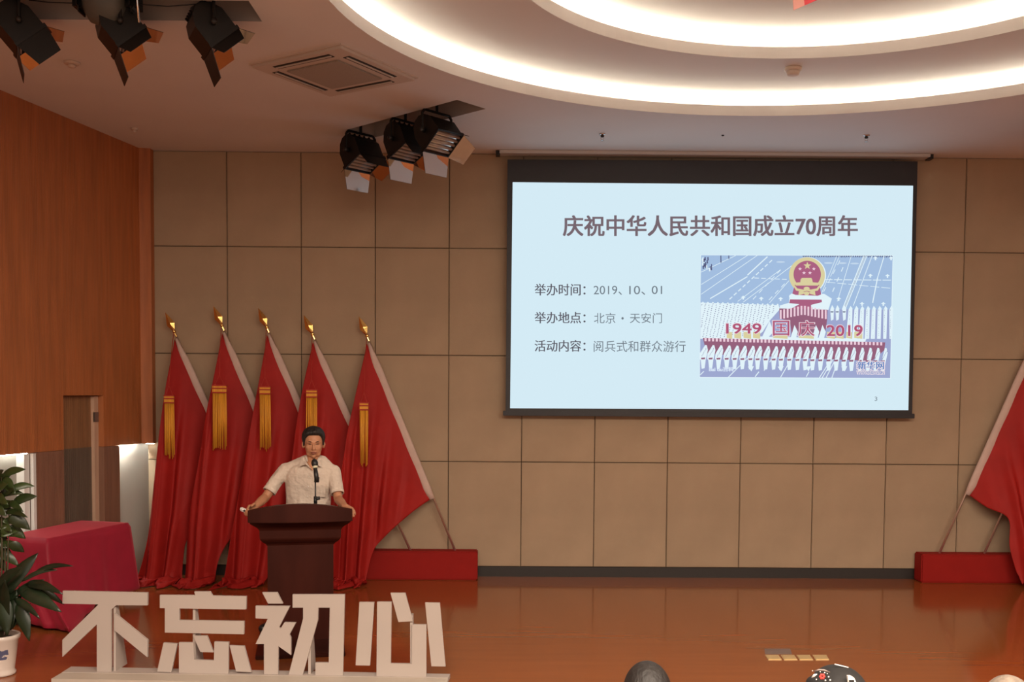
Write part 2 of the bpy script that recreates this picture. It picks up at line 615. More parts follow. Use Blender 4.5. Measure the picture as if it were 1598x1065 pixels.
# ================================================================== PROJECTION SCREEN
YS = -0.13
ps = thing('projection_screen', (6.03, YS, 1.8), 'large white projection screen with black border showing a slide', 'screen')
box('screen_case', (3.74, -0.2, 4.565), (8.32, -0.03, 4.597), 'scr_case', ps)['label'] = 'pale grey ceiling casing'
box('case_bracket', (3.70, -0.17, 4.55), (3.745, -0.06, 4.598), 'blackp', ps)
box('case_bracket', (8.32, -0.17, 4.55), (8.365, -0.06, 4.598), 'blackp', ps)
tl, tr, br_, bl = at(792, 249, YS), at(1432, 252, YS), at(1423.5, 646, YS), at(789, 643, YS)
prism('border_fabric', [tl, tr, br_, bl], (0, 0.006, 0), 'scr_black', ps)
bl, br_ = at(785, 642.5, YS), at(1427, 648, YS)
box('bottom_bar', (bl.x, YS - .012, bl.z - .045), (br_.x, YS + .02, bl.z + .008), 'scr_black', ps, bev=.004)
# projected image: lit surface
mi = emit('slide_light', (0.66, 0.83, 0.915), SCREEN)
q = [at(800, 284.5, YS - .002), at(1425, 290, YS - .002), at(1417.5, 640.5, YS - .002), at(796, 637.5, YS - .002)]
image = prism('projected_image', q, (0, 0.002, 0), mi, ps)


def text_mesh(name, body, x0, x1, y0, y1, m, bold=0.0, Y=YS - .004, parent=None):
    cu = bpy.data.curves.new(name, 'FONT')
    cu.body = body
    cu.offset = 0.0
    cu.resolution_u = 4
    o = bpy.data.objects.new(name, cu)
    C.objects.link(o)
    dg = bpy.context.evaluated_depsgraph_get()
    me = bpy.data.meshes.new_from_object(o.evaluated_get(dg))
    bpy.data.objects.remove(o)
    bpy.data.curves.remove(cu)
    me.name = name
    xs = [v.co.x for v in me.vertices]
    ys = [v.co.y for v in me.vertices]
    ax, bx, ay, by = min(xs), max(xs), min(ys), max(ys)
    for v in me.vertices:
        px = x0 + (v.co.x - ax) / (bx - ax) * (x1 - x0)
        py = y1 - (v.co.y - ay) / (by - ay) * (y1 - y0)
        v.co = at(px, py, Y)
    if bold:
        bm = bmesh.new()
        for k, dx in enumerate((-bold, 0, bold)):
            for dy in ((-bold * .6, bold * .6) if bold > .3 else (0,)):
                b2 = bmesh.new()
                b2.from_mesh(me)
                b2.transform(Matrix.Translation((dx * .007, -k * .00004, dy * .007)))
                tm = bpy.data.meshes.new('t')
                b2.to_mesh(tm)
                b2.free()
                bm.from_mesh(tm)
                bpy.data.meshes.remove(tm)
        bm.to_mesh(me)
        bm.free()
    me.materials.clear()
    return link(name, me, m, parent, True)


ink1 = emit('slide_title_ink', s2l((118, 102, 110)))
ink2 = emit('slide_label_ink', s2l((92, 90, 100)))
ink3 = emit('slide_value_ink', s2l((112, 122, 132)))
text_mesh('slide_title', '庆祝中华人民共和国成立70周年', 879, 1338, 336.5, 368.5, ink1, 0.75, parent=image)
text_mesh('slide_label', '举办时间：', 834.5, 913.5, 443, 461.5, ink2, 0.28, parent=image)
for body_, xa_, xb_, yb_ in (('2019、', 926.4, 970.5, 460.6), ('10、', 982, 1007, 460.6), ('01', 1017, 1033.3, 459.3)):
    text_mesh('slide_value', body_, xa_, xb_, 446.3, yb_, ink3, 0, parent=image)
text_mesh('slide_label', '举办地点：', 834.5, 913.5, 487, 505, ink2, 0.28, parent=image)
text_mesh('slide_value', '北京', 927, 960.5, 488.5, 505, ink3, 0, parent=image)
text_mesh('slide_value', '·', 969.6, 973.4, 495.2, 499, ink3, 0, parent=image)
text_mesh('slide_value', '天安门', 983, 1033, 488.8, 504.6, ink3, 0, parent=image)
text_mesh('slide_label', '活动内容：', 834.5, 913.5, 531, 549, ink2, 0.28, parent=image)
text_mesh('slide_value', '阅兵式和群众游行', 926.5, 1070, 532, 549.5, ink3, 0, parent=image)
text_mesh('page_number', '3', 1365, 1369, 619.5, 626, ink3, 0, parent=image)

# --- the parade photograph on the slide: a flat print, painted with flat shapes
PCOL = dict(road=(163, 190, 224), low=(158, 168, 208), white=(226, 243, 250), soft=(196, 216, 236), red=(172, 98, 130), deep=(150, 98, 124),
            pink=(238, 206, 220), gold=(218, 208, 160), dark=(112, 108, 150), ink=(80, 82, 120), grey=(205, 215, 215), blue=(88, 132, 190))
pk = list(PCOL)
pmats = [emit('print_' + k, s2l(PCOL[k])) for k in pk]
pv, pf, pmi = [], [], []
lay = [0]


def PP(u, v):
    return at(1080 + u / 4.63, 380 + v / 4.63, YS - .004 - lay[0] * 0.00004)


def poly(c, pts):
    lay[0] += 1
    b = len(pv)
    pts3 = [PP(*p) for p in pts]
    pv.extend(pts3)
    for t in tessellate_polygon([pts3]):
        pf.append([b + i for i in t])
        pmi.append(pk.index(c))


def line(c, a, b, w, dash=None):
    a, b = Vector(a), Vector(b)
    d = b - a
    n = Vector((-d.y, d.x)).normalized() * w / 2
    segs = [(0, 1)]
    if dash:
        k = max(1, int(d.length / (dash[0] + dash[1])))
        segs = [(i / k, (i + dash[0] / (dash[0] + dash[1])) / k) for i in range(k)]
    for s, e in segs:
        p, q_ = a + d * s, a + d * e
        poly(c, [p + n, q_ + n, q_ - n, p - n])


def ellp(c, cx, cy, rx, ry, n=28):
    poly(c, [(cx + rx * math.cos(k * 6.2832 / n), cy + ry * math.sin(k * 6.2832 / n)) for k in range(n)])


def star(c, cx, cy, r):
    poly(c, [(cx + (r if k % 2 == 0 else r * .42) * math.sin(k * math.pi / 5), cy - (r if k % 2 == 0 else r * .42) * math.cos(k * math.pi / 5)) for k in range(10)])


poly('white', [(61, 82), (1453, 86), (1436, 979), (53, 972)])
poly('road', [(65, 86), (1449, 91), (1440, 480), (60, 470)])
poly('low', [(60, 470), (1440, 480), (1431, 973), (57, 967)])
for x in range(800, 1448, 13):
    poly('ink', [(x, 89), (x + 7, 89), (x + 8 + rnd.random() * 4, 98 + rnd.random() * 6), (x + 1, 99)])
for a, b, w in (((66, 208), (315, 88), 4), ((66, 298), (400, 88), 4), ((66, 368), (470, 88), 4), ((130, 400), (400, 240), 7), ((400, 230), (545, 96), 8),
                ((330, 420), (640, 190), 4), ((370, 425), (790, 110), 4), ((560, 430), (700, 270), 4),
                ((930, 375), (1045, 92), 4), ((1000, 240), (1065, 92), 4), ((1050, 420), (1150, 92), 4),
                ((1085, 480), (1240, 92), 7), ((1105, 480), (1262, 92), 6), ((1165, 450), (1300, 92), 5), ((1305, 430), (1340, 250), 8), ((1340, 250), (1388, 92), 6)):
    line('white', a, b, w)
line('grey', (1092, 490), (1250, 92), 5)
for a, b, w, ds in (((270, 405), (590, 110), 7, (26, 16)), ((440, 405), (660, 170), 5, (30, 26)), ((555, 410), (690, 270), 5, (30, 26)),
                    ((950, 350), (1085, 92), 5, (30, 30)), ((1015, 350), (1110, 130), 6, (26, 36)), ((450, 250), (700, 262), 5, (28, 14)),
                    ((955, 262), (1447, 266), 5, (60, 10)), ((970, 280), (1447, 326), 4, (60, 14)),
                    ((60, 950), (110, 900), 6, (30, 30)), ((455, 965), (505, 900), 7, (26, 20)), ((825, 965), (860, 900), 6, (26, 20)), ((520, 920), (640, 740), 6, (40, 30))):
    line('white', a, b, w, ds)
for a, b in (((262, 968), (400, 830)), ((640, 968), (760, 760)), ((1010, 972), (1060, 830)), ((920, 972), (1010, 830)), ((940, 972), (1025, 830)), ((968, 972), (1040, 830))):
    line('white', a, b, 6)
for cx, cy in ((640, 135), (985, 142), (1085, 143), (1175, 146)):
    ellp('soft', cx, cy, 32, 6, 14)
for cx, cy in ((1288, 232), (1412, 234), (1228, 436), (1382, 436), (370, 390), (500, 398), (640, 400), (1060, 400), (1325, 106), (1438, 106)):
    poly('white', [(cx, cy - 12), (cx + 18, cy + 2), (cx + 6, cy + 3), (cx + 5, cy + 16), (cx - 5, cy + 16), (cx - 6, cy + 3), (cx - 18, cy + 2)])
for i in range(16):      # onlookers in the corner
    x, y = 70 + rnd.random() * 60, 95 + rnd.random() * 105
    poly('ink' if i % 3 else 'white', [(x, y), (x + 8, y - 3), (x + 10, y + 22), (x + 1, y + 24)])
for x in (138, 205, 262):
    poly('ink', [(x, 88 if x > 140 else 150), (x + 6, 88 if x > 140 else 150), (x + 7, 140 if x == 205 else 112 if x > 210 else 195), (x, 140 if x == 205 else 112 if x > 210 else 195)])
# left block of marchers
poly('white', [(62, 428), (610, 446), (640, 470), (560, 560), (510, 640), (440, 690), (60, 690)])
for i in range(16):
    x = 75 + i * 36
    poly('white', [(x, 422 + i), (x + 9, 424 + i), (x + 14, 446 + i), (x - 12, 446 + i)])
for k in range(26):
    for j in range(17):
        u = 64 + k * 26 + rnd.random() * 6 - j * 3
        v = 444 + j * 15 - (k % 2) * 7 + rnd.random() * 4 + (u - 64) * .02
        if 62 < u < 600 - max(0, v - 470) * .75 and v < 684:
            poly('dark', [(u, v), (u + 8, v - 5), (u + 9, v - 1), (u + 2, v + 3)])
# right columns of marchers
for i in range(8):
    x = 1145 + i * 42
    poly('white', [(x, 452), (x + 14, 470), (x + 10 - i * 0.5, 690), (x - 34 + i * 3, 690), (x - 14, 480)])
    for j in range(16):
        poly('dark', [(x - 10 + rnd.random() * 14, 478 + j * 13), (x - 4, 482 + j * 13), (x - 8, 486 + j * 13)])
for x in (1012, 1050, 1100):
    poly('white', [(x, 446), (x + 14, 470), (x + 10, 550), (x - 8, 560), (x - 14, 480)])
    poly('ink', [(x - 12, 492), (x + 10, 492), (x + 8, 499), (x - 10, 499)])
# rear float carrying the round emblem
poly('white', [(705, 372), (955, 365), (1010, 400), (985, 480), (640, 480), (632, 450), (700, 430)])
poly('red', [(708, 405), (936, 407), (940, 440), (985, 480), (632, 490), (700, 440)])
poly('white', [(640, 450), (700, 432), (775, 440), (700, 480), (634, 480)])
poly('white', [(860, 445), (960, 420), (1000, 430), (985, 482), (860, 480)])
poly('deep', [(630, 470), (978, 480), (975, 560), (960, 660), (720, 660), (706, 560), (632, 545)])
for i in range(14):
    x = 634 + i * 25
    y0 = 484 - 34 * (1 - abs(i - 6.5) / 7)
    poly('pink', [(x, y0), (x + 13, y0), (x + 13, y0 + 66), (x, y0 + 66)])
ellp('white', 834, 232, 134, 133, 44)
ellp('gold', 830, 232, 130, 131, 44)
ellp('red', 832, 224, 99, 98, 40)
poly('red', [(742, 300), (922, 300), (934, 380), (722, 372)])
poly('white', [(700, 380), (720, 362), (760, 378), (905, 380), (945, 366), (952, 402), (704, 400)])
star('gold', 833, 162, 29)
for x, y in ((780, 185), (880, 185), (809, 214), (852, 214)):
    star('pink', x, y, 14)
poly('gold', [(748, 305), (748, 284), (782, 281), (784, 262), (793, 250), (862, 250), (868, 262), (872, 281), (912, 285), (912, 305)])
for k in range(2):
    sgn = 1 if k else -1
    poly('gold', [(830 + sgn * x, y) for x, y in ((94, 296), (70, 326), (28, 334), (0, 330), (0, 344), (30, 350), (78, 342), (104, 300))])
    poly('gold', [(830 + sgn * x, y) for x, y in ((14, 352), (58, 346), (62, 376), (24, 366))])
ellp('gold', 828, 326, 22, 12, 14)
ellp('gold', 828, 362, 20, 14, 14)
# front float with raised lettering
poly('white', [(560, 560), (590, 640), (540, 690), (500, 690)])
for x in (740, 895, 942):
    poly('white', [(x, 590), (x + 24, 640), (x + 10, 690), (x - 30, 690)])
poly('white', [(250, 668), (1260, 690), (1250, 712), (240, 696)])
poly('deep', [(78, 684), (1396, 716), (1390, 772), (1300, 850), (100, 800), (92, 742)])
for i in range(48):
    x = 90 + i * 27
    y0 = 684 + i * .64
    poly('pink', [(x, y0), (x + 15, y0), (x + 15, y0 + 24), (x, y0 + 24)])
for x, w in ((250, 40), (305, 50), (372, 55), (440, 52), (585, 105), (772, 108), (975, 58), (1040, 55), (1115, 40), (1172, 58)):
    poly('gold', [(x, 640 if w < 80 else 664), (x + w, 642 if w < 80 else 666), (x + w, 690), (x, 684)])
for i in range(24):      # marchers in front
    x = 96 + i * 56.5 - rnd.random() * 6
    y = 735 + i * .9
    poly('white', [(x + 2, y), (x + 14, y + 2), (x + 22, y + 36), (x + 6, y + 110), (x - 2, y + 168), (x - 24, y + 172), (x - 30, y + 110), (x - 40 + i, y + 96), (x - 36 + i, y + 60)])
    poly('deep', [(x - 28, y + 92), (x + 2, y + 90), (x, y + 103), (x - 26, y + 104)])
    for j in range(7):
        u, v = x - 28 + j * 5 + rnd.random() * 5 + i * .3, y + 78 - j * 9
        poly('dark', [(u, v), (u + 7, v - 3), (u + 6, v + 4)])
for cx in (425, 640, 838, 1100):
    poly('white', [(cx - 22, 892), (cx + 22, 888), (cx + 4, 926)])
pme = bpy.data.meshes.new('slide_photograph')
pme.from_pydata([tuple(p) for p in pv], [], pf)
for mm in pmats:
    pme.materials.append(mm)
for p, i in zip(pme.polygons, pmi):
    p.material_index = i
o = link('slide_photograph', pme, None, image)
o['label'] = 'parade photograph on the slide'
Yt = YS - .004 - (lay[0] + 20) * 0.00004
U = lambda u: 1080 + u / 4.63
V = lambda v: 380 + v / 4.63
mw, mr_, mbl = emit('print_halo', s2l((236, 222, 230))), emit('print_red_ink', s2l((178, 84, 116))), emit('print_blue_ink', s2l((82, 128, 190)))
mwm = emit('print_watermark', s2l((214, 228, 246)))
for body, a, b, c_, d in (('1949', 248, 498, 580, 652), ('国', 585, 702, 560, 668), ('庆', 768, 884, 560, 670), ('2019', 974, 1230, 592, 670)):
    text_mesh('slide_print', body, U(a) - .6, U(b) + .6, V(c_) - .6, V(d) + .6, mw, .9, Yt, image)
    text_mesh('slide_print', body, U(a), U(b), V(c_), V(d), mr_, 0.45 if len(body) > 1 else 0.2, Yt - .0004, image)
text_mesh('slide_print', '新华网', U(1192) - .5, U(1388) + .5, V(852) - .5, V(912) + .5, mw, .9, Yt, image)
text_mesh('slide_print', '新华网', U(1194), U(1386), V(854), V(910), mbl, 0.25, Yt - .0004, image)
text_mesh('slide_print', 'WWW.NEWS.CN', U(1192) - .4, U(1388) + .4, V(922) - .4, V(946) + .4, mw, .6, Yt, image)
text_mesh('slide_print', 'WWW.NEWS.CN', U(1194), U(1386), V(923), V(945), mbl, 0, Yt - .0004, image)
text_mesh('slide_print', 'Bai du百科', U(124), U(300), V(894), V(926), mwm, 0.4, Yt, image)

# ================================================================== FLAGS AND THEIR STANDS
YP = -0.12


def stand(x0, x1, label):
    t = thing('flag_stand', ((x0 + x1) / 2, YP, 0), label, 'flag stand', 'red flag stands')
    bm = bmesh.new()
    b_box(bm, (x0, -0.215, 0.0), (x1, -0.015, 0.31))
    bmesh.ops.bevel(bm, geom=bm.edges[:], offset=0.012, segments=2, affect='EDGES')
    frombm('stand_box', bm, 'red_box', t)
    return t


stand(0.95, 3.53, 'long red cloth covered stand holding flags behind the lectern')
stand(8.335, 10.9, 'red cloth covered stand at the right edge of stage')


def crv(pts, t):
    """Catmull-Rom through pts, t in 0..1"""
    n = len(pts) - 1
    f = min(max(t, 0), .99999) * n
    i = int(f)
    f -= i
    p0, p1, p2, p3 = pts[max(i - 1, 0)], pts[i], pts[i + 1], pts[min(i + 2, n)]
    return 0.5 * ((2 * p1) + (p2 - p0) * f + (2 * p0 - 5 * p1 + 4 * p2 - p3) * f * f + (3 * p1 - p0 - 3 * p2 + p3) * f ** 3)


def flag(i, A, B, tip, base, tas, label, mirror=False, fold=(5, 0.045), tw=0.11, seed=0):
    r = random.Random(seed)
    ref = (lambda p: Vector((mirror - p.x, p.y, p.z))) if mirror else (lambda p: p)
    toW = lambda p, Y: ref(at(p[0], p[1], Y))
    b3 = ref(Vector((base, YP, 0.31)))
    t = thing('flag', b3 * 1.0, label, 'flag', 'red flags on leaning poles')
    t.location.z = 0.0
    tipw = toW(tip, YP)
    t.location = (b3.x, YP, 0.05)
    dirv = (tipw - b3).normalized()
    neck = tipw - dirv * 0.285
    tube('pole', [b3 - dirv * 0.2, neck], 0.0125, 'steel', t, 10)
    # spearhead: neck, collar, four-sided blade
    bm = bmesh.new()
    side = Vector((dirv.z, 0, -dirv.x))
    b_tube(bm, [neck, neck + dirv * .07], 0.011, 8)
    b_tube(bm, [neck + dirv * .045, neck + dirv * .055, neck + dirv * .065, neck + dirv * .075], [.012, .02, .02, .012], 10)
    rings = []
    for s, w, d in ((.075, .010, .010), (.085, .016, .012), (.145, .043, .016), (.16, .042, .017), (.285, .001, .001)):
        c = neck + dirv * s
        rings.append([c + side * w, c + Vector((0, -d, 0)), c - side * w, c + Vector((0, d, 0))])
    loft(bm, rings)
    frombm('spearhead', bm, 'gold', t)
    # hem sleeve over the pole
    h0 = neck - dirv * .02
    h1 = b3 + dirv * ((toW(B[0], YP).z - b3.z) / dirv.z)
    hx = (h1 - h0)
    n = 14
    rings = []
    sg = -1 if not mirror else 1
    perp = Vector((hx.z, 0, -hx.x)).normalized()
    if perp.x * sg < 0:
        perp = -perp
    for k in range(n + 1):
        f = k / n
        c = h0 + hx * f
        w = 0.048 * min(1, .3 + f * 5) * (1 if f < .96 else .6)
        c = c + perp * (w * .62)
        rings.append([c + perp * (w * math.cos(a)) + Vector((0, (0.024 + .004 * math.sin(f * 23 + seed)) * math.sin(a), 0)) for a in [j * 2 * math.pi / 10 for j in range(10)]])
    bm = bmesh.new()
    loft(bm, rings)
    frombm('hem_sleeve', bm, 'hem', t, smooth=True)['label'] = 'off white sleeve along the pole'
    # cloth
    def edge_x(P, z):
        for p_, q_ in zip(P, P[1:]):
            if q_.z <= z <= p_.z:
                return p_.x + (q_.x - p_.x) * (p_.z - z) / max(1e-6, p_.z - q_.z)
        return P[0].x if z > P[0].z else P[-1].x

    A3 = [toW(p, YP - .02 - .30 * k / (len(A) - 1)) for k, p in enumerate(A)]
    B3 = [toW(p, YP - .02 - .22 * k / (len(B) - 1)) for k, p in enumerate(B)]
    A3[0] = h0 + perp * .03 + Vector((0, -.012, 0))
    B3[0] = h1 + perp * .05 + Vector((0, -.012, 0))
    NA, NB, NF = 84, 64, 12
    vs, fs = [], []
    ph = r.random() * 6
    for jb in range(NB + NF + 1):
        b = min(1, jb / NB)
        pa, pb = crv(A3, b), crv(B3, b)
        ext = max(0, jb - NB) / NF
        for ia in range(NA + 1):
            a = ia / NA
            # gather: the strands bunch toward the left as the cloth hangs
            g = a ** (1 + 0.35 * b)
            p = pa.lerp(pb, g)
            if b < .02:
                p = h0.lerp(h1, a) + perp * .035
            sm = min(1, b * 2.2)
            sm = sm * sm * (3 - 2 * sm)
            xl = edge_x(A3, p.z)
            dx = abs(p.x - xl * .5 - A3[0].x * .5)
            wl_ = .25 - .07 * b
            q1 = 2 * math.pi * dx / wl_ + ph + 1.3 * math.sin(dx * 5 + seed)
            fl = math.sin(q1 + .5 * math.sin(q1)) + .4 * math.sin(q1 * .43 + ph * 2) + .25 * math.sin(q1 * 2.1 + ph)
            hemd = min(1, max(0, (1 - a)) * 4 + .15) if b < .9 else 1
            p.y -= sm * (0.07 + fold[1] * (1 + fl) * (0.35 + .65 * b) * hemd) + sm * .02
            # sag toward the floor at the end
            if b > .9:
                k = (b - .9) / .1
                p.y -= 0.05 * k * k
            if ext > 0:
                p.y -= .16 * ext + .05 * math.sin(9 * a + ph) * ext
                p.x += sg * .05 * ext * (1 - a) + .03 * math.sin(13 * a + 5 * ext)
            lump = 0
            if b >= .97:
                lump = .06 * abs(math.sin(5 * a + 5 * ext + ph)) * (1 - ext ** 2) + .02 * abs(math.sin(13 * a - 5 * ext + ph)) * (1 - ext)
            p.z = max(p.z, 0.012 + lump)
            if ext > 0:
                p.z = 0.008 + lump
            vs.append(p)
    for j in range(NB + NF):
        for k in range(NA):
            q_ = j * (NA + 1) + k
            fs.append((q_, q_ + 1, q_ + NA + 2, q_ + NA + 1))
    o = mesh('cloth', vs, fs, 'red_cloth', t, smooth=True)
    so = o.modifiers.new('thick', 'SOLIDIFY')
    so.thickness = 0.004
    # cord and tassel
    if tas:
        (tx, ty0, ty1) = tas
        Yt_ = -0.47
        top, bot = toW((tx, ty0), Yt_), toW((tx, ty1), Yt_)
        k0 = neck + dirv * .06 + Vector((0, -.02, 0))
        tube('cord', [k0, k0.lerp(top, .5) + Vector((0, -.03, 0)), top + Vector((0, 0, .10))], 0.0035, 'cord', t, 5)
        bm = bmesh.new()
        b_tube(bm, [top + Vector((0, 0, .10)), top + Vector((-tw * .35, 0, 0))], 0.003, 5)
        b_tube(bm, [top + Vector((0, 0, .10)), top + Vector((tw * .35, 0, 0))], 0.003, 5)
        frombm('cord_loop', bm, 'cord', t)
        bm = bmesh.new()
        hh = .085
        b_box(bm, (top.x - tw / 2, Yt_ - .012, top.z - hh), (top.x + tw / 2, Yt_ + .012, top.z))
        for dz in (.0, -.03, -hh + .012):
            b_box(bm, (top.x - tw / 2 - .004, Yt_ - .016, top.z + dz - .013), (top.x + tw / 2 + .004, Yt_ + .016, top.z + dz), 1)
        frombm('tassel_band', bm, ['fringe', 'cord'], t)
        bm = bmesh.new()
        ns = int(tw / .0085)
        for k in range(ns):
            x = top.x - tw / 2 + (k + .5) * tw / ns
            y = Yt_ + (r.random() - .5) * .014
            zb = bot.z + r.random() * .06
            xe = x + (r.random() - .5) * .012
            b_tube(bm, [(x, y, top.z - hh), (x * .5 + xe * .5 + (r.random() - .5) * .006, y, (top.z + zb) / 2), (xe, y + (r.random() - .5) * .02, zb)], [.0055, .0062, .004], 5)
        meta(frombm('tassel_fringe', bm, 'fringe', t, smooth=True), kind='stuff')
    return t


flag(1, [(272, 525), (263, 600), (252, 710), (240, 800), (222, 908)], [(382, 770), (335, 800), (298, 838), (290, 872), (288, 908)],
     (258, 488), 1.335, (264, 617, 718), 'red flag leaning nearest the brown side wall', fold=(4, .065), tw=.10, seed=1)
flag(2, [(346, 518), (333, 610), (320, 700), (299, 820), (292, 908)], [(456, 760), (402, 800), (365, 838), (345, 872), (338, 910)],
     (333, 478), 1.82, (342.5, 601, 704), 'red flag with the widest gold tassel, second from side wall', fold=(4, .07), tw=.145, seed=2)
flag(3, [(416, 515), (404, 610), (390, 700), (368, 810), (356, 908)], [(526, 758), (480, 802), (440, 855), (425, 885), (418, 910)],
     (403, 481), 2.31, (413.5, 603, 706), 'red flag standing left of the speaker, its tassel hanging beside his head', fold=(4, .07), tw=.11, seed=3)
flag(4, [(486, 520), (474, 610), (462, 700), (450, 800), (440, 908)], [(596, 762), (560, 800), (535, 850), (525, 880), (520, 910)],
     (474, 492), 2.797, (486.5, 608, 712), 'red flag directly behind the speaker, its tassel above his head', fold=(4, .07), tw=.11, seed=4)
flag(5, [(571, 537), (553, 630), (540, 700), (528, 800), (518, 908)], [(681, 778), (640, 802), (600, 838), (583, 862), (572, 908)],
     (560, 494), 3.283, (568, 628, 731), 'red flag with its whole hem visible, right of the speaker', fold=(4, .065), tw=.09, seed=5)
# right-hand group: mirror images standing on the other box, the first one partly in frame
MX = 3.283 + 8.565
for i, dx in enumerate((0.0, 0.492, 0.98)):
    flag(6 + i, [(571, 537), (553, 630), (540, 700), (528, 800), (518, 908)], [(681, 766), (645, 786), (617, 803), (616, 850), (600, 908)],
         (560, 494), 3.283, (568, 628, 731), ('red flag at the right edge of stage, its pole nearest the screen', 'second red flag at right edge, only pole foot and hem showing',
                                             'third red flag beyond the right edge of the stage')[i], mirror=MX + dx, fold=(4, .065), tw=.09, seed=11 + i)

# ================================================================== LECTERN
LX = 2.19
lec = thing('lectern', (LX, -2.9, 0), 'dark mahogany lectern with arched top board and moulded neck', 'lectern')
box('plinth', (LX - .335, -3.50, 0), (LX + .335, -2.68, .032), 'mahog', lec, bev=.006)


def ring4(z, hx, yf, yb):
    return [(LX - hx, yf, z), (LX + hx, yf, z), (LX + hx, yb, z), (LX - hx, yb, z)]


bm = bmesh.new()
loft(bm, [ring4(.032, .255, -3.045, -2.73), ring4(.40, .255, -3.045, -2.73)])
loft(bm, [ring4(.40, .258, -3.05, -2.725), ring4(.806, .258, -3.05, -2.725)])
b_box(bm, (LX - .25, -3.04, .385), (LX + .25, -2.74, .41))
frombm('body', bm, 'mahog', lec)
prof = [(.80, .262), (.815, .272), (.83, .292), (.85, .31), (.862, .315), (.925, .318), (.935, .322), (.95, .333), (.965, .352), (.98, .374), (.99, .386), (1.005, .39)]
bm = bmesh.new()
loft(bm, [ring4(z, h, -3.05 - (h - .262), -2.725 + (h - .262) * .3) for z, h in prof])
frombm('neck_moulding', bm, 'mahog', lec)
# arched front board, gently bowed
bm = bmesh.new()
n = 24
rings = []
for k in range(n + 1):
    x = -.402 + .804 * k / n
    u = x / .402
    zt = 1.092 + .054 * (1 - u * u)
    yb = -3.19 - .05 * (1 - u * u)
    rings.append([(LX + x, yb, 1.003), (LX + x, yb, zt), (LX + x, yb + .045, zt + .002), (LX + x, yb + .045, 1.003)])
loft(bm, rings)
frombm('front_board', bm, 'mahog', lec)
prism('side_board', [Vector((LX - .40, -3.17, 1.0)), Vector((LX - .40, -2.70, 1.0)), Vector((LX - .40, -2.70, 1.045)), Vector((LX - .40, -3.17, 1.09))], (.03, 0, 0), 'mahog', lec)
prism('side_board', [Vector((LX + .37, -3.17, 1.0)), Vector((LX + .37, -2.70, 1.0)), Vector((LX + .37, -2.70, 1.045)), Vector((LX + .37, -3.17, 1.09))], (.03, 0, 0), 'mahog', lec)
prism('desk_top', [Vector((LX - .37, -3.17, 1.04)), Vector((LX - .37, -2.70, 1.006)), Vector((LX - .37, -2.70, 1.03)), Vector((LX - .37, -3.17, 1.065))], (.74, 0, 0), 'mahog', lec)

rot_ = Matrix.Translation((LX, -3.05, 0)) @ Matrix.Rotation(math.radians(11), 4, 'Z') @ Matrix.Translation((-LX, 3.05, 0))
for ch in lec.children:
    ch.data.transform(rot_)

# microphone stand and microphone
YM = -2.98
mb, mt_ = at(492.3, 800, YM), at(492, 748, YM)
ms = thing('microphone_stand', (mb.x, YM, 1.045), 'thin black desk stand with knob rising from the lectern', 'stand')
lathe('stand_foot', [(.05, 0), (.05, .012), (.02, .02)], (mb.x, YM, 1.045), 'blackp', ms)
tube('rod', [(mb.x, YM, 1.06), (mb.x, YM, mt_.z)], .006, 'blackp', ms)
k_ = at(493, 780, YM)
bm = bmesh.new()
b_tube(bm, [(mb.x, YM, k_.z - .04), (mb.x, YM, k_.z + .025)], .014, 10)
b_tube(bm, [(mb.x - .005, YM, k_.z + .005), (mb.x + .035, YM, k_.z + .012)], .014, 10)
frombm('clamp_knob', bm, 'blackp', ms, smooth=True)
tube('clip', [at(494, 753, YM), at(494.5, 745, YM)], .02, 'blackp', ms, 12)
p0, p1, p2 = at(494.5, 751.5, YM - .03), at(492, 731, YM), at(490.8, 721, YM + .02)
mic = thing('microphone', p0, 'black handheld microphone with pale ring in front of the speaker', 'microphone')
tube('handle', [p0, p0.lerp(p1, .55), p1], [.0185, .0185, .015], 'blackp', mic, 14)
tube('ring', [p1, p1.lerp(p2, .28)], .0205, 'ring', mic, 14)['label'] = 'pale ring'
dv = (p2 - p1).normalized()
bm = bmesh.new()
b_tube(bm, [p1.lerp(p2, .25), p1.lerp(p2, .4), p1.lerp(p2, .8), p2, p2 + dv * .016, p2 + dv * .025], [.016, .024, .028, .026, .018, .006], 14)
frombm('head', bm, 'blackp', mic, smooth=True)

# ================================================================== SPEAKER
man = thing('person', (2.17, -2.5, 0), 'man in white short sleeved shirt speaking behind the dark lectern', 'person')
HX, HY, HZ = 2.198, -2.53, 1.585          # centre of the head
yaw = math.radians(11)
RH = Euler((math.radians(9), 0, yaw)).to_matrix()


def hp(x, y, z):
    """head coordinates: x to image right, y away, z up"""
    return Vector((HX, HY, HZ)) + RH @ Vector((x, y, z))


def he(c, r, rot=(0, 0, 0)):
    e = (RH @ Euler(rot).to_matrix()).to_euler()
    return ('e', hp(*c), r, e)


head = [he((0, .02, .025), (.081, .096, .098)), he((0, -.012, -.03), (.07, .074, .082)),
        ('c', hp(-.028, -.025, -.075), .034, hp(.028, -.025, -.075), .034), ('c', hp(0, -.05, -.09), .024, hp(0, -.052, -.094), .024),
        ('c', hp(0, -.083, .01), .008, hp(0, -.099, -.026), .0125), ('c', hp(-.012, -.086, -.03), .0085, hp(.012, -.086, -.03), .0085),
        ('c', hp(-.045, -.068, .026), .011, hp(.045, -.068, .026), .011), he((-.036, -.05, -.02), (.03, .024, .032)), he((.036, -.05, -.02), (.03, .024, .032)),
        he((0, -.078, -.058), (.024, .014, .012)),
        he((-.083, .012, -.012), (.012, .022, .034), (.1, 0, -.5)), he((.083, .012, -.012), (.012, .022, .034), (.1, 0, .5))]
SL, SR = Vector((1.955, -2.50, 1.385)), Vector((2.362, -2.50, 1.372))
EL, ER = at(414, 777, -2.63), at(528, 780, -2.63)
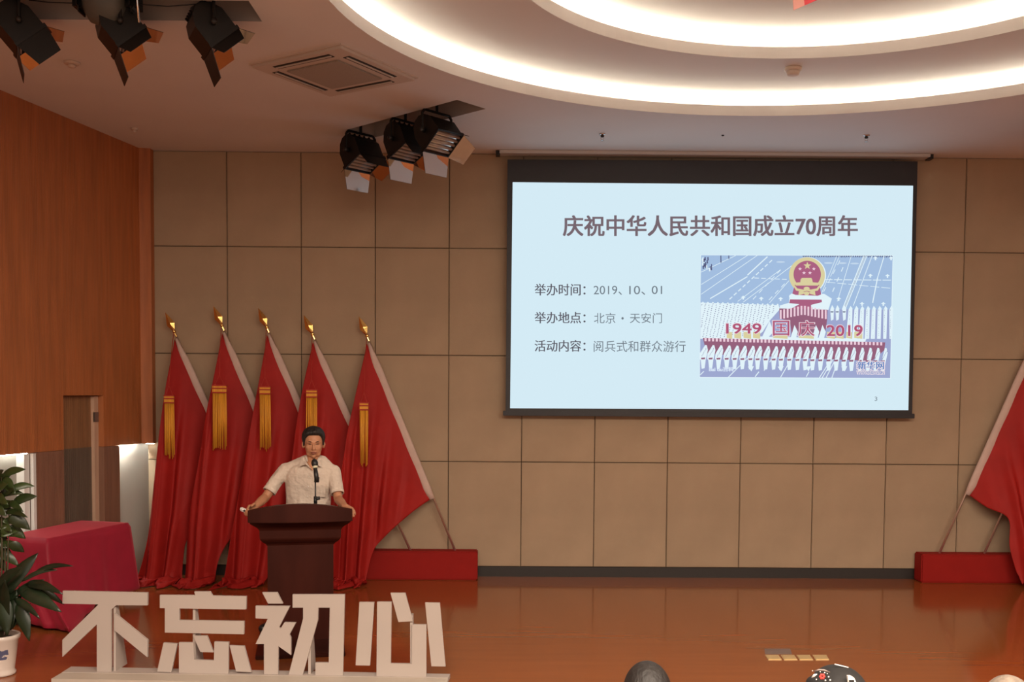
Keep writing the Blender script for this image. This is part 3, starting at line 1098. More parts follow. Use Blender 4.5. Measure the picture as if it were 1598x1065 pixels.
WL, WR = at(398, 791, -2.86), at(537.5, 790, -2.84)
KL, KR = at(386.5, 794, -2.93), at(546, 795, -2.92)
body = head + [
    ('c', hp(0, .025, -.06), .056, (2.19, -2.50, 1.39), .062),
    ('c', (2.04, -2.49, 1.33), .06, (2.28, -2.49, 1.325), .06),
    ('c', (2.10, -2.50, 1.28), .105, (2.22, -2.50, 1.28), .105), ('c', (2.10, -2.50, 1.1), .10, (2.20, -2.50, 1.1), .10), ('c', (2.10, -2.49, .93), .105, (2.20, -2.49, .93), .105),
    ('c', SL - Vector((0, 0, .02)), .043, EL, .038), ('c', SR - Vector((0, 0, .02)), .043, ER, .038),
    ('c', EL, .038, EL.lerp(WL, .35), .040), ('c', EL.lerp(WL, .35), .040, WL, .027),
    ('c', ER, .038, ER.lerp(WR, .35), .040), ('c', ER.lerp(WR, .35), .040, WR, .027),
    ('c', (2.07, -2.48, .88), .085, (1.99, -2.54, .48), .058), ('c', (1.99, -2.54, .48), .056, (1.90, -2.50, .09), .038), ('c', (1.90, -2.52, .055), .035, (1.83, -2.68, .04), .03),
    ('c', (2.24, -2.48, .88), .085, (2.28, -2.50, .48), .058), ('c', (2.28, -2.50, .48), .056, (2.30, -2.46, .09), .038), ('c', (2.30, -2.47, .055), .035, (2.33, -2.62, .04), .03),
]


def hand(W, K, out, up, curl, thumb):
    """palm plus five curled fingers; 'out' is the sideways direction of the thumb"""
    f = (K - W).normalized()
    out = (out - f * out.dot(f)).normalized()
    nrm = f.cross(out).normalized()
    if nrm.dot(up) < 0:
        nrm = -nrm
    pr = [('c', W, .026, W + f * .03, .026)]
    for k in range(4):
        s = (k - 1.5) * .0195
        pr.append(('c', W + f * .02 + out * s * .6, .016, W + f * .085 + out * s, .0115))
        ln = (.040, .046, .043, .033)[3 - k]
        a = W + f * .085 + out * s
        d1 = (f * math.cos(curl * .6) - nrm * math.sin(curl * .6))
        d2 = (f * math.cos(curl * 1.5) - nrm * math.sin(curl * 1.5))
        d3 = (f * math.cos(curl * 2.3) - nrm * math.sin(curl * 2.3))
        b = a + d1 * ln
        c = b + d2 * ln * .65
        e = c + d3 * ln * .5
        pr += [('c', a, .0100, b, .0090), ('c', b, .0090, c, .0083), ('c', c, .0083, e, .0072)]
    t0 = W + f * .03 + out * .026
    t1 = t0 + (f * .55 + out * .7 - nrm * .2).normalized() * .04
    t2 = t1 + (f * .9 + out * thumb - nrm * .35).normalized() * .034
    pr += [('c', t0, .0145, t1, .0115), ('c', t1, .0115, t2, .009)]
    return pr


body += hand(WL, KL, Vector((.1, -.75, .45)), Vector((-.3, .1, 1)), 0.95, -.1)
body += hand(WR, KR, Vector((-.8, -.5, 0)), Vector((.1, 0, 1)), 0.45, .3)
blob('body', body, .0045, 'skin', man, 5)
# hair: cap with parting, sideburns
hair = [he((0, .048, .056), (.098, .094, .086)), he((0, .022, .092), (.084, .086, .052), (-.1, 0, 0)), he((.02, .01, .108), (.058, .068, .038), (-.1, .12, 0)), he((0, .08, .01), (.086, .058, .085)),
        ('c', hp(-.085, .014, .05), .015, hp(-.082, .0, -.008), .006), ('c', hp(.085, .014, .05), .015, hp(.082, .0, -.008), .006),
        ('c', hp(-.052, -.042, .096), .018, hp(.01, -.056, .108), .02), ('c', hp(.01, -.056, .108), .02, hp(.06, -.03, .096), .02), ('c', hp(-.05, -.044, .092), .017, hp(-.075, -.024, .056), .014), ('c', hp(-.075, -.024, .056), .014, hp(-.0815, -.008, -.016), .0065), ('c', hp(.058, -.036, .094), .017, hp(.077, -.02, .056), .014), ('c', hp(.077, -.02, .056), .014, hp(.0815, -.008, -.012), .0065)]
blob('hair', hair, .005, 'hair', man, 4)
for s in (-1, 1):
    tube('eyebrow', [hp(s * .016, -.0845, .029), hp(s * .032, -.0825, .0325), hp(s * .052, -.071, .028)], [.0022, .0034, .0018], 'hair', man, 6)
    tube('eye', [hp(s * .016, -.0815, .009), hp(s * .030, -.081, .0125), hp(s * .045, -.073, .009)], [.0015, .0032, .0015], 'eye', man, 6)
bm = bmesh.new()
b_tube(bm, [hp(-.024, -.0855, -.060), hp(-.008, -.0925, -.0555), hp(.008, -.0925, -.0555), hp(.024, -.0855, -.060)], [.002, .0048, .0048, .002], 6)
b_tube(bm, [hp(-.021, -.085, -.066), hp(0, -.0915, -.071), hp(.021, -.085, -.066)], [.002, .0052, .002], 6)
frombm('lips', bm, 'lips', man, smooth=True)
# shirt
HL, HR = SL.lerp(EL, .80), SR.lerp(ER, .80)
sh = []
for z, cx, hx, hy in ((.86, 2.145, .192, .138), (1.0, 2.145, .186, .135), (1.12, 2.15, .188, .13), (1.25, 2.155, .20, .134), (1.33, 2.158, .20, .125), (1.385, 2.16, .165, .10), (1.42, 2.18, .085, .075)):
    sh.append([(cx + hx * (abs(math.cos(a)) ** .8) * (1 if math.cos(a) > 0 else -1), -2.50 + hy * (abs(math.sin(a)) ** .85) * (1 if math.sin(a) > 0 else -1), z) for a in [k * 2 * math.pi / 32 for k in range(32)]])
shirt = [('l', sh), ('c', (2.13, -2.49, 1.428), .06, SL - Vector((-.03, 0, .026)), .064), ('c', (2.26, -2.49, 1.424), .06, SR - Vector((.03, 0, .026)), .064),
         ('c', (2.03, -2.5, 1.345), .07, SL - Vector((0, 0, .028)), .062), ('c', (2.29, -2.5, 1.335), .07, SR - Vector((0, 0, .028)), .062)]
for Ss, Ee, Hh in ((SL, EL, HL), (SR, ER, HR)):
    shirt += [('c', Ss - Vector((0, 0, .028)), .062, Ss.lerp(Ee, .45), .058), ('c', Ss.lerp(Ee, .45), .058, Hh + (Ee - Ss).normalized() * .02, .056)]
so_ = blob('shirt', shirt, .006, 'shirt', man, 5)
for Hh, Ee, Ss, rr in ((HL, EL, SL, .0545), (HR, ER, SR, .0545)):
    d = (Ee - Ss).normalized()
    bm = bmesh.new()
    bm.from_mesh(so_.data)
    gs = set(v for v in bm.verts if (v.co - Hh).length < .16)
    bmesh.ops.bisect_plane(bm, geom=list(gs) + [e for e in bm.edges if e.verts[0] in gs and e.verts[1] in gs] + [f for f in bm.faces if all(v in gs for v in f.verts)], plane_co=Hh, plane_no=d)
    dead = [v for v in bm.verts if (v.co - Hh).length < .14 and (v.co - Hh).dot(d) > .0005 and (v.co.x < 1.952 or v.co.x > 2.346)]
    bmesh.ops.delete(bm, geom=dead, context='VERTS')
    bm.to_mesh(so_.data)
    bm.free()
    for p in so_.data.polygons:
        p.use_smooth = True
    u = d.cross(Vector((0, 1, 0))).normalized()
    w = d.cross(u)
    bm = bmesh.new()
    rings = [[Hh + d * o_ + (u * math.cos(a) + w * math.sin(a)) * q_ for a in [k * 2 * math.pi / 28 for k in range(28)]] for o_, q_ in ((-.024, rr + .0005), (-.022, rr + .003), (.004, rr + .003), (.004, rr - .006), (-.02, rr - .006))]
    loft(bm, rings, cap=False)
    frombm('sleeve_hem', bm, 'shirt', man, smooth=True)
# collar wings, open neck, placket, pocket
YF = -2.632
lw = [(471.5, 712), (466.8, 729), (477, 725), (485.5, 732.5), (477, 720)]
rw = [(497.5, 714), (502.5, 729.5), (495, 726), (488.5, 733), (493, 721)]
for w in (lw, rw):
    pts = []
    for i_, (x, y) in enumerate(w):
        pts.append(at(x, y, (-2.545, -2.622, -2.634, -2.636, -2.60)[i_]))
    prism('collar_wing', pts, (0, .010, 0), 'shirt', man)
bm = bmesh.new()
rings = []
for k in range(25):
    a = math.radians(-48 + 276 * k / 24)
    cx_, sx2 = math.cos(a), math.sin(a)
    lowz = 1.43 + .012 * sx2
    rings.append([(2.192 + .083 * cx_, -2.50 + .083 * sx2, lowz), (2.192 + .072 * cx_, -2.505 + .074 * sx2, lowz + .045), (2.192 + .067 * cx_, -2.505 + .069 * sx2, lowz + .043), (2.192 + .077 * cx_, -2.50 + .077 * sx2, lowz)])
loft(bm, rings)
frombm('collar_band', bm, 'shirt', man, smooth=True)
neckV = [at(475.5, 716, YF - .002 + .05), at(494.5, 717, YF + .048), at(487.5, 734.5, YF + .005)]
bm = bmesh.new()
rings = []
for k in range(13):
    a = math.pi * (1.08 + .84 * k / 12)
    rings.append((2.192 + .070 * math.cos(a), -2.525 + .075 * math.sin(a)))
top_ = [Vector((x, y, 1.435)) for x, y in rings]
vv = at(487.5, 735, YF - .004)
a_ = [bm.verts.new(p) for p in top_]
v_ = bm.verts.new(vv)
for p, q_ in zip(a_, a_[1:]):
    bm.faces.new((p, q_, v_))
frombm('throat', bm, 'skin', man, smooth=True, recalc=True)['label'] = 'bare throat in the open collar'


def front_y(z):
    k = [(.86, .138), (1.0, .135), (1.12, .13), (1.25, .134), (1.33, .125), (1.385, .10)]
    for (z0, a), (z1, b) in zip(k, k[1:]):
        if z0 <= z <= z1:
            return -2.5 - (a + (b - a) * (z - z0) / (z1 - z0)) - .001
    return -2.63


bm = bmesh.new()
rings = []
for k in range(12):
    z = 1.0 + (1.345 - 1.0) * k / 11
    x0 = 2.160 + .018 * k / 11
    y = front_y(z)
    rings.append([(x0 - .017, y, z), (x0 + .017, y, z), (x0 + .017, y + .01, z), (x0 - .017, y + .01, z)])
loft(bm, rings)
frombm('placket', bm, 'shirt', man)
for k in range(4):
    z = 1.06 + k * .085
    o = lathe('button', [(.005, 0), (.005, .003), (.002, .004)], (0, 0, 0), 'bead', man, 10, world=True)
    o.data.transform(Matrix.Translation((2.163 + .0045 * k, front_y(z) - .002, z)) @ Matrix.Rotation(math.radians(90), 4, 'X'))
bm = bmesh.new()
b_box(bm, (2.225, front_y(1.2) + .008, 1.14), (2.315, front_y(1.2) + .03, 1.24))
b_box(bm, (2.223, front_y(1.2) + .004, 1.228), (2.317, front_y(1.2) + .03, 1.245))
frombm('pocket', bm, 'shirt', man)
tr_ = [('c', (2.09, -2.49, .93), .115, (2.21, -2.49, .93), .115), ('c', (2.07, -2.48, .86), .105, (1.99, -2.54, .48), .078), ('c', (1.99, -2.54, .48), .078, (1.905, -2.50, .085), .058),
       ('c', (2.24, -2.48, .86), .105, (2.28, -2.50, .48), .078), ('c', (2.28, -2.50, .48), .078, (2.30, -2.46, .085), .058)]
blob('trousers', tr_, .012, 'trouser', man, 3)
for a, b in (((1.90, -2.49, .05), (1.805, -2.70, .042)), ((2.30, -2.44, .05), (2.34, -2.64, .042))):
    a, b = Vector(a), Vector(b)
    blob('shoe', [('c', a, .05, a.lerp(b, .5), .047), ('c', a.lerp(b, .5), .047, b, .04), ('c', a + Vector((0, 0, .03)), .046, a + Vector((0, 0, .06)), .044)], .008, 'shoe', man, 3)
# presenter in his hand
c0 = at(380.5, 796.5, -2.965)
cl = thing('slide_clicker', c0, "small white slide clicker with black button in the speaker's hand", 'remote control')
ang = math.radians(-24)
bm = bmesh.new()
b_box(bm, (-.031, -.0135, -.0155), (.022, .0135, .0155))
bmesh.ops.bevel(bm, geom=bm.edges[:], offset=.007, segments=3, affect='EDGES')
bm.transform(Matrix.Translation(c0) @ Matrix.Rotation(-ang, 4, 'Y'))
frombm('shell', bm, 'wplastic', cl, smooth=True)
bm = bmesh.new()
b_lathe(bm, [(.0085, 0), (.0085, .003), (.006, .0045)], (0, 0, 0), 14)
bm.transform(Matrix.Translation(c0 + Vector((.007, -.0125, -.003))) @ Matrix.Rotation(math.radians(90), 4, 'X'))
frombm('button', bm, 'blackp', cl)['label'] = 'black round button'

# ================================================================== LETTER SIGN
G1, G2 = atz(150, 1049.5, .03), atz(665, 1057.5, .03)
gd = (G2 - G1)
gd.z = 0
gd.normalize()
gn = Vector((-gd.y, gd.x, 0))            # pointing away from the camera


def onsign(px, py, off=0.0):
    d = ray(px, py)
    o_ = G1 + gn * off
    return CAM + d * ((o_ - CAM).dot(gn) / d.dot(gn))


sg_ = thing('letter_sign', (2.05, -3.95, 0), 'white cut-out sign of four large characters on a white base at the stage front', 'sign')
bp_ = [atz(80, 1060, .03), atz(697, 1070, .03), atz(699.5, 1058.8, .03), atz(97, 1050, .03)]
prism('front_base', [p - Vector((0, 0, .026)) for p in bp_], (0, 0, .026), 'white2', sg_)
bp_ = [atz(97, 1049.6, .033), atz(699.6, 1058.4, .033), atz(702.5, 1052.3, .033), atz(111, 1040.8, .033)]
prism('rear_base', [p - Vector((0, 0, .03)) for p in bp_], (0, 0, .03), 'white', sg_)
a2 = lambda u, v: (60 + u / 4.7, 900 + v / 4.7)
a3 = lambda u, v: (380 + u / 4.7, 900 + v / 4.7)
CH = [
    ('不', a2, [[(178, 107), (800, 120), (798, 213), (570, 212), (533, 245), (533, 703), (428, 700), (428, 352), (175, 592), (175, 467), (440, 206), (176, 200)],
               [(556, 270), (800, 468), (798, 594), (556, 395)]]),
    ('忘', a2, [[(890, 138), (1150, 139), (1143, 112), (1258, 113), (1275, 143), (1524, 147), (1522, 243), (1033, 236), (1033, 322), (1508, 330), (1506, 425), (927, 413), (927, 234), (890, 233)],
               [(917, 488), (1018, 495), (973, 705), (870, 700)],
               [(1030, 486), (1138, 487), (1142, 613), (1287, 618), (1290, 480), (1395, 483), (1392, 717), (1030, 708)],
               [(1135, 437), (1235, 437), (1283, 558), (1187, 555)], [(1402, 508), (1508, 512), (1560, 704), (1450, 698)]]),
    ('初', a3, [[(137, 118), (245, 118), (287, 200), (180, 200)],
               [(88, 217), (340, 219), (260, 375), (270, 385), (300, 338), (384, 340), (336, 430), (348, 452), (348, 578), (255, 512), (253, 720), (150, 718), (150, 497), (88, 497), (178, 312), (88, 308)],
               [(360, 133), (742, 133), (728, 730), (526, 730), (528, 634), (625, 634), (633, 230), (548, 230), (545, 320), (432, 730), (330, 725), (437, 310), (437, 230), (360, 230)]]),
    ('心', a3, [[(850, 190), (958, 191), (927, 655), (822, 653)], [(980, 188), (1086, 188), (1080, 640), (1233, 643), (1237, 354), (1341, 355), (1340, 740), (975, 735)],
               [(1078, 123), (1186, 123), (1242, 330), (1136, 335)], [(1332, 194), (1440, 196), (1481, 662), (1378, 660)]]),
]
TH = .022
for ch, cv, strokes in CH:
    allp = [p for s in strokes for p in s]
    e = mesh('character', [], [], None, sg_)
    main = None
    bm = bmesh.new()
    b_prism(bm, [onsign(*cv(*p)) for p in strokes[0]], gn * TH)
    old = e.data
    e.data = bpy.data.meshes.new('character')
    bmesh.ops.recalc_face_normals(bm, faces=bm.faces)
    bm.to_mesh(e.data)
    bm.free()
    e.data.materials.append(MT['white'])
    for s in strokes[1:]:
        prism('stroke', [onsign(*cv(*p)) for p in s], gn * TH, 'white', e)
# slanted fins that hold the characters up from behind
for (xb, xt, yb, yt, dep) in ((177, 177, 1049, 948, .20), (301, 301, 1051, 950, .19), (481, 481, 1053, 960, .17), (640, 640, 1056, 960, .15)):
    b0, t0 = onsign(xb, yb, TH), onsign(xt, yt, TH)
    b0.z = .033
    prism('support_fin', [b0, b0 + gn * dep, t0 + gn * .05, t0], gd * .018, 'white', sg_)
for pts in ([(165, 962), (185, 962), (185, 974), (165, 974)], [(300, 992), (318, 992), (318, 1000), (300, 1000)]):
    pass
# little battens joining loose strokes to the character behind them
bm = bmesh.new()
for (x0, y0, x1, y1) in ((168, 965, 182, 975), (250, 1030, 300, 1040), (345, 1030, 385, 1040), (302, 985, 312, 1020), (560, 1022, 600, 1030), (655, 1022, 690, 1030), (610, 945, 640, 952), (420, 940, 426, 952), (440, 985, 470, 992)):
    b_prism(bm, [onsign(x0, y0, TH), onsign(x1, y0, TH), onsign(x1, y1, TH), onsign(x0, y1, TH)], gn * .006)
bm.free()

# ================================================================== COVERED TABLE
tb = thing('draped_table', (-.1, -1.85, 0), 'low table draped in crimson cloth standing by the left wall', 'table')
TC = [Vector((.215, -1.38, .755)), Vector((-.07, -2.50, .755)), Vector((-.52, -2.36, .755)), Vector((-.30, -1.23, .755))]
cen = sum(TC, Vector()) / 4
prism('tabletop', [p - Vector((0, 0, .035)) + (cen - p) * .04 for p in TC], (0, 0, .03), 'jamb', tb)
for p in TC:
    q_ = p + (cen - p) * .14
    box('leg', (q_.x - .02, q_.y - .02, 0), (q_.x + .02, q_.y + .02, .722), 'jamb', tb)
# cloth: rounded-rectangle rings from the middle of the top, over the edge, down to the hem
per = []
NS = 26
for k in range(4):
    a, b = TC[k], TC[(k + 1) % 4]
    for j in range(NS):
        per.append((a.lerp(b, j / NS), k, j / NS))
rings = []
for f in (.0, .5, .9, .985):
    rings.append([cen.lerp(p, f) if f else cen.copy() for p, k, s in per])
ND = 14
for d in range(1, ND + 1):
    h = d / ND
    ring_ = []
    for i, (p, k, s) in enumerate(per):
        out = (p - cen)
        out.z = 0
        out.normalize()
        corner = min(s, 1 - s)
        cf = max(0, 1 - corner * 5)
        wave = .018 * math.sin(i * .55 + k) * h + .012 * math.sin(i * 1.3) * h
        q_ = p + out * (.012 + .05 * h + wave + cf * .05 * h)
        q_.z = .76 - .66 * h + cf * 0
        # near corner: extra cloth trails out over the floor
        dn = (p - TC[1]).length
        tr = max(0, 1 - dn / .55)
        if tr > 0:
            q_.z = .76 - (.66 + .09 * tr ** .5) * h
            ex = max(0, h - .72) / .28
            q_ += Vector((.75, -.42, 0)).normalized() * (.24 * tr * h ** 2 + .10 * tr * ex)
            q_.z = max(q_.z, .006 + .02 * abs(math.sin(i * .9)) * (1 - ex))
        if q_.x < fx(q_.y) + .02:
            q_.x = fx(q_.y) + .02 - .0
        ring_.append(q_)
    rings.append(ring_)
vs = [p for r_ in rings for p in r_]
n_ = len(per)
fs = []
for j in range(len(rings) - 1):
    for k in range(n_):
        fs.append((j * n_ + k, j * n_ + (k + 1) % n_, (j + 1) * n_ + (k + 1) % n_, (j + 1) * n_ + k))
o = mesh('tablecloth', vs, fs, 'crimson', tb, smooth=True)
o['label'] = 'crimson cloth trailing on the floor'
sb = o.modifiers.new('thick', 'SOLIDIFY')
sb.thickness = .004

# ================================================================== POTTED PLANT
PX, PY = .235, -3.97
pl = thing('potted_plant', (PX, PY, 0), 'dark leafy plant in a white pot with blue painting at the left edge', 'plant')
bm = bmesh.new()
b_lathe(bm, [(.085, 0), (.105, .004), (.108, .02), (.098, .035), (.10, .05), (.126, .25), (.138, .262), (.14, .285), (.132, .292), (.124, .28), (.12, .24)], (0, 0, 0), 40)
o = frombm('pot', bm, 'pot', pl, world=False, smooth=True)
lathe('soil', [(.119, .24), (.119, .255), (.01, .262)], (0, 0, 0), 'soil', pl, 24, world=False)


def leaf(base, tip, w, m, droop=.05, fold_=.25, side_y=0.0):
    base, tip = Vector(base), Vector(tip)
    d = tip - base
    L = d.length
    t = d.normalized()
    view = Vector((0.15 * side_y, -1, .35)).normalized()
    s = t.cross(view)
    s = s.normalized() if s.length > .05 else Vector((1, 0, 0))
    nn = s.cross(t).normalized()
    N = 9
    v, f = [], []
    for k in range(N + 1):
        u = k / N
        wd = w * (math.sin(math.pi * min(1, u ** .75 * .98 + .02)) ** .85) * .5 + .0015
        c = base + d * u + Vector((0, 0, 1)) * droop * L * math.sin(math.pi * u) * 1.0
        wob = .04 * w * math.sin(u * 11)
        v += [c - s * wd + nn * (wd * fold_ + wob), c, c + s * wd + nn * (wd * fold_ - wob)]
    for k in range(N):
        a = k * 3
        f += [(a, a + 1, a + 4, a + 3), (a + 1, a + 2, a + 5, a + 4)]
    o = mesh('leaf', v, f, m, pl, smooth=True)
    so2 = o.modifiers.new('thick', 'SOLIDIFY')
    so2.thickness = .0015
    return o


SC = 222.0          # pixels per metre at the pot


def pp3(px, py, dy=0.0):
    return at(px, py, PY + dy)


UPL = [(4, 745, 40, 733, 11), (14, 767, 54, 759, 10), (20, 787, 58, 775, 13), (-10, 752, 6, 734, 10), (3, 748, 24, 772, 15), (-4, 774, 37, 771, 11), (14, 784, 36, 799, 9),
       (8, 801, 43, 808, 8), (14, 806, 47, 827, 17), (10, 824, 40, 841, 15), (14, 848, 38, 862, 13), (-6, 810, 18, 830, 14), (-14, 760, -2, 790, 15), (-12, 790, 10, 806, 13),
       (-14, 830, 12, 842, 13), (-10, 850, 20, 872, 15), (-20, 745, -40, 738, 12), (-18, 770, -48, 760, 14), (-20, 800, -52, 796, 14), (-18, 830, -50, 840, 15), (-16, 850, -46, 868, 14),
       (0, 862, 30, 884, 12), (2, 838, 34, 828, 11), (-4, 790, 26, 786, 12), (-2, 735, -8, 722, 9), (-12, 815, 4, 795, 12), (4, 815, 30, 816, 9), (-8, 870, 10, 893, 13),
       (-2, 752, 16, 742, 12), (-6, 764, 12, 756, 14), (2, 776, 22, 764, 12), (-10, 780, 12, 788, 14), (0, 796, 22, 800, 12), (2, 826, 22, 838, 13), (-8, 842, 14, 856, 14), (2, 855, 24, 846, 11)]
for x0, y0, x1, y1, w in UPL:
    leaf(pp3(x0, y0, rnd.uniform(-.02, .06)), pp3(x1, y1, rnd.uniform(-.10, .12)), w / SC * 1.15, 'leaf', rnd.uniform(.02, .12), rnd.uniform(.1, .5), rnd.uniform(-1, 1))
LOW = [(6, 930, 60, 863, 20), (28, 920, 96, 956, 19), (52, 896, 114, 884, 7), (34, 908, 90, 890, 6), (30, 938, 46, 1001, 18), (40, 912, 98, 928, 12), (3, 928, 12, 992, 22), (2, 985, 26, 920, 26),
       (16, 984, 48, 942, 7), (-8, 980, -4, 900, 24), (-16, 940, -70, 890, 20), (-14, 950, -80, 960, 18), (-20, 960, -50, 1000, 18), (4, 985, 8, 905, 22), (12, 940, 70, 905, 9), (10, 985, 22, 945, 20),
       (22, 935, 62, 966, 10), (-6, 920, 34, 886, 14), (58, 915, 100, 944, 9), (-4, 985, 20, 955, 18), (6, 960, 34, 930, 20)]
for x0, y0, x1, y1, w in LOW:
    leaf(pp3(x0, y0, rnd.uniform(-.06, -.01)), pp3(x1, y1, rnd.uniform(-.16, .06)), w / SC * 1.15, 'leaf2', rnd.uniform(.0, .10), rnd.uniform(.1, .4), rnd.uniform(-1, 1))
for x0, x1, y1 in ((-2, 2, 745), (3, 14, 800), (-6, -14, 760), (6, 30, 915), (-4, -20, 930), (1, 8, 850)):
    p0, p1 = pp3(x0, 1000), pp3(x1, y1, .01)
    tube('stem', [p0, p0.lerp(p1, .5) + Vector((.01, .01, 0)), p1], [.009, .007, .003], 'stem', pl, 6)

# ================================================================== FLOOR SOCKETS AND TAPE
xs = [(1194, 1023), (1218.5, 1023), (1243, 1023), (1268, 1023)]
names = ('leftmost of four brass floor socket lids on the stage', 'brass floor socket lid second from the left of four', 'brass floor socket lid third from the left of four', 'rightmost and brightest of four brass floor socket lids')
q0, q1 = atz(1193.5, 1022.5, 0), atz(1215, 1030.5, 0)
for i, (x, y) in enumerate(xs):
    a, b = atz(x, 1022.8, .004), atz(x + 20.5 + (1 if i == 3 else 0), 1022.8, .004)
    c, d = atz(x + 26, 1030.3, .004), atz(x + 5, 1030.3, .004)
    t = thing('floor_socket_lid', (a + c) / 2 - Vector((0, 0, .004)), names[i], 'floor socket', 'brass floor socket lids')
    prism('rim', [p - Vector((0, 0, .004)) for p in (a, b, c, d)], (0, 0, .005), 'brass2', t)
    m_ = (a + b + c + d) / 4
    prism('lid', [m_.lerp(p, .86) + Vector((0, 0, .0005)) for p in (a, b, c, d)], (0, 0, .003), 'brass', t)
ta = [atz(1193, 1013, .001), atz(1233, 1013, .001), atz(1236, 1021.5, .001), atz(1194, 1021.5, .001)]
meta(prism('floor_tape', [p - Vector((0, 0, .0008)) for p in ta], (0, 0, .0016), 'tape'), 'faint grey tape strip on the floor behind brass lids', 'tape')

# ================================================================== CEILING FIXTURES
# air-conditioning cassette
ac = thing('air_conditioner', (2.43, -2.82, ZC), 'square ceiling air conditioner cassette with four slots', 'air conditioner', rz=math.radians(-32))
bm = bmesh.new()
b_box(bm, (-.475, -.475, -.03), (.475, .475, .0))
bmesh.ops.bevel(bm, geom=[e for e in bm.edges if all(v.co.z < -.02 for v in e.verts)], offset=.02, segments=2, affect='EDGES')
frombm('panel', bm, 'acpanel', ac, world=False)
box('grille', (-.27, -.27, -.042), (.27, .27, -.028), 'acgrille', ac, world=False, bev=.006)
for k in range(4):
    bm = bmesh.new()
    b_box(bm, (-.29, .335, -.0335), (.29, .40, -.028), 0)
    b_box(bm, (-.285, .362, -.041), (.285, .376, -.031), 1)
    bm.transform(Matrix.Rotation(k * math.pi / 2, 4, 'Z'))
    frombm('air_outlet', bm, ['dark', 'acpanel'], ac, world=False)
# detectors and sprinklers
for (x, y, lab) in ((.387, -2.969, 'round pale ceiling detector left of the upper stage lights'), (.154, -.946, 'small pale ceiling detector near the left wall corner')):
    t = thing('ceiling_detector', (x, y, ZC), lab, 'detector', 'ceiling detectors')
    k = 1.0 if y < -2 else .55
    lathe('base', [(.06 * k, 0), (.06 * k, -.012), (.05 * k, -.02)], (0, 0, 0), 'plastic_b', t, 20, world=False)
    lathe('sensor', [(.03 * k, -.018), (.028 * k, -.04), (.012 * k, -.046)], (0, 0, 0), 'plastic_b', t, 16, world=False)
t = thing('smoke_detector', (6.24, -2.37, Z1), 'white smoke detector on the ring shaped inner ceiling', 'detector')
lathe('base', [(.07, 0), (.072, -.02), (.062, -.03)], (0, 0, 0), 'plastic_b', t, 24, world=False)
lathe('sensor', [(.056, -.03), (.048, -.062), (.03, -.068)], (0, 0, 0), 'plastic_b', t, 24, world=False)
for (x, y, lab) in ((4.763, -.89, 'chrome fire sprinkler hanging above left half of the screen'), (7.375, -.936, 'chrome fire sprinkler hanging above right end of the screen')):
    t = thing('sprinkler', (x, y, ZC), lab, 'sprinkler', 'ceiling sprinklers')
    lathe('flange', [(.034, 0), (.034, -.006), (.02, -.014)], (0, 0, 0), 'chrome', t, 18, world=False)
    lathe('body', [(.016, -.008), (.018, -.03), (.01, -.034)], (0, 0, 0), 'dark', t, 14, world=False)
    bm = bmesh.new()
    for s in (-1, 1):
        b_tube(bm, [(s * .014, 0, -.03), (s * .015, 0, -.045), (0, 0, -.062)], .003, 6)
    b_lathe(bm, [(.002, -.062), (.016, -.064), (.016, -.067), (.002, -.068)], (0, 0, 0), 12)
    frombm('frame', bm, 'chrome', t, world=False)
t = thing('ceiling_sensor', (5.962, -.884, ZC), 'tiny dark sensor dot in the ceiling above screen centre', 'sensor')
lathe('cap', [(.014, 0), (.014, -.006), (.006, -.010)], (0, 0, 0), 'dark', t, 14, world=False)


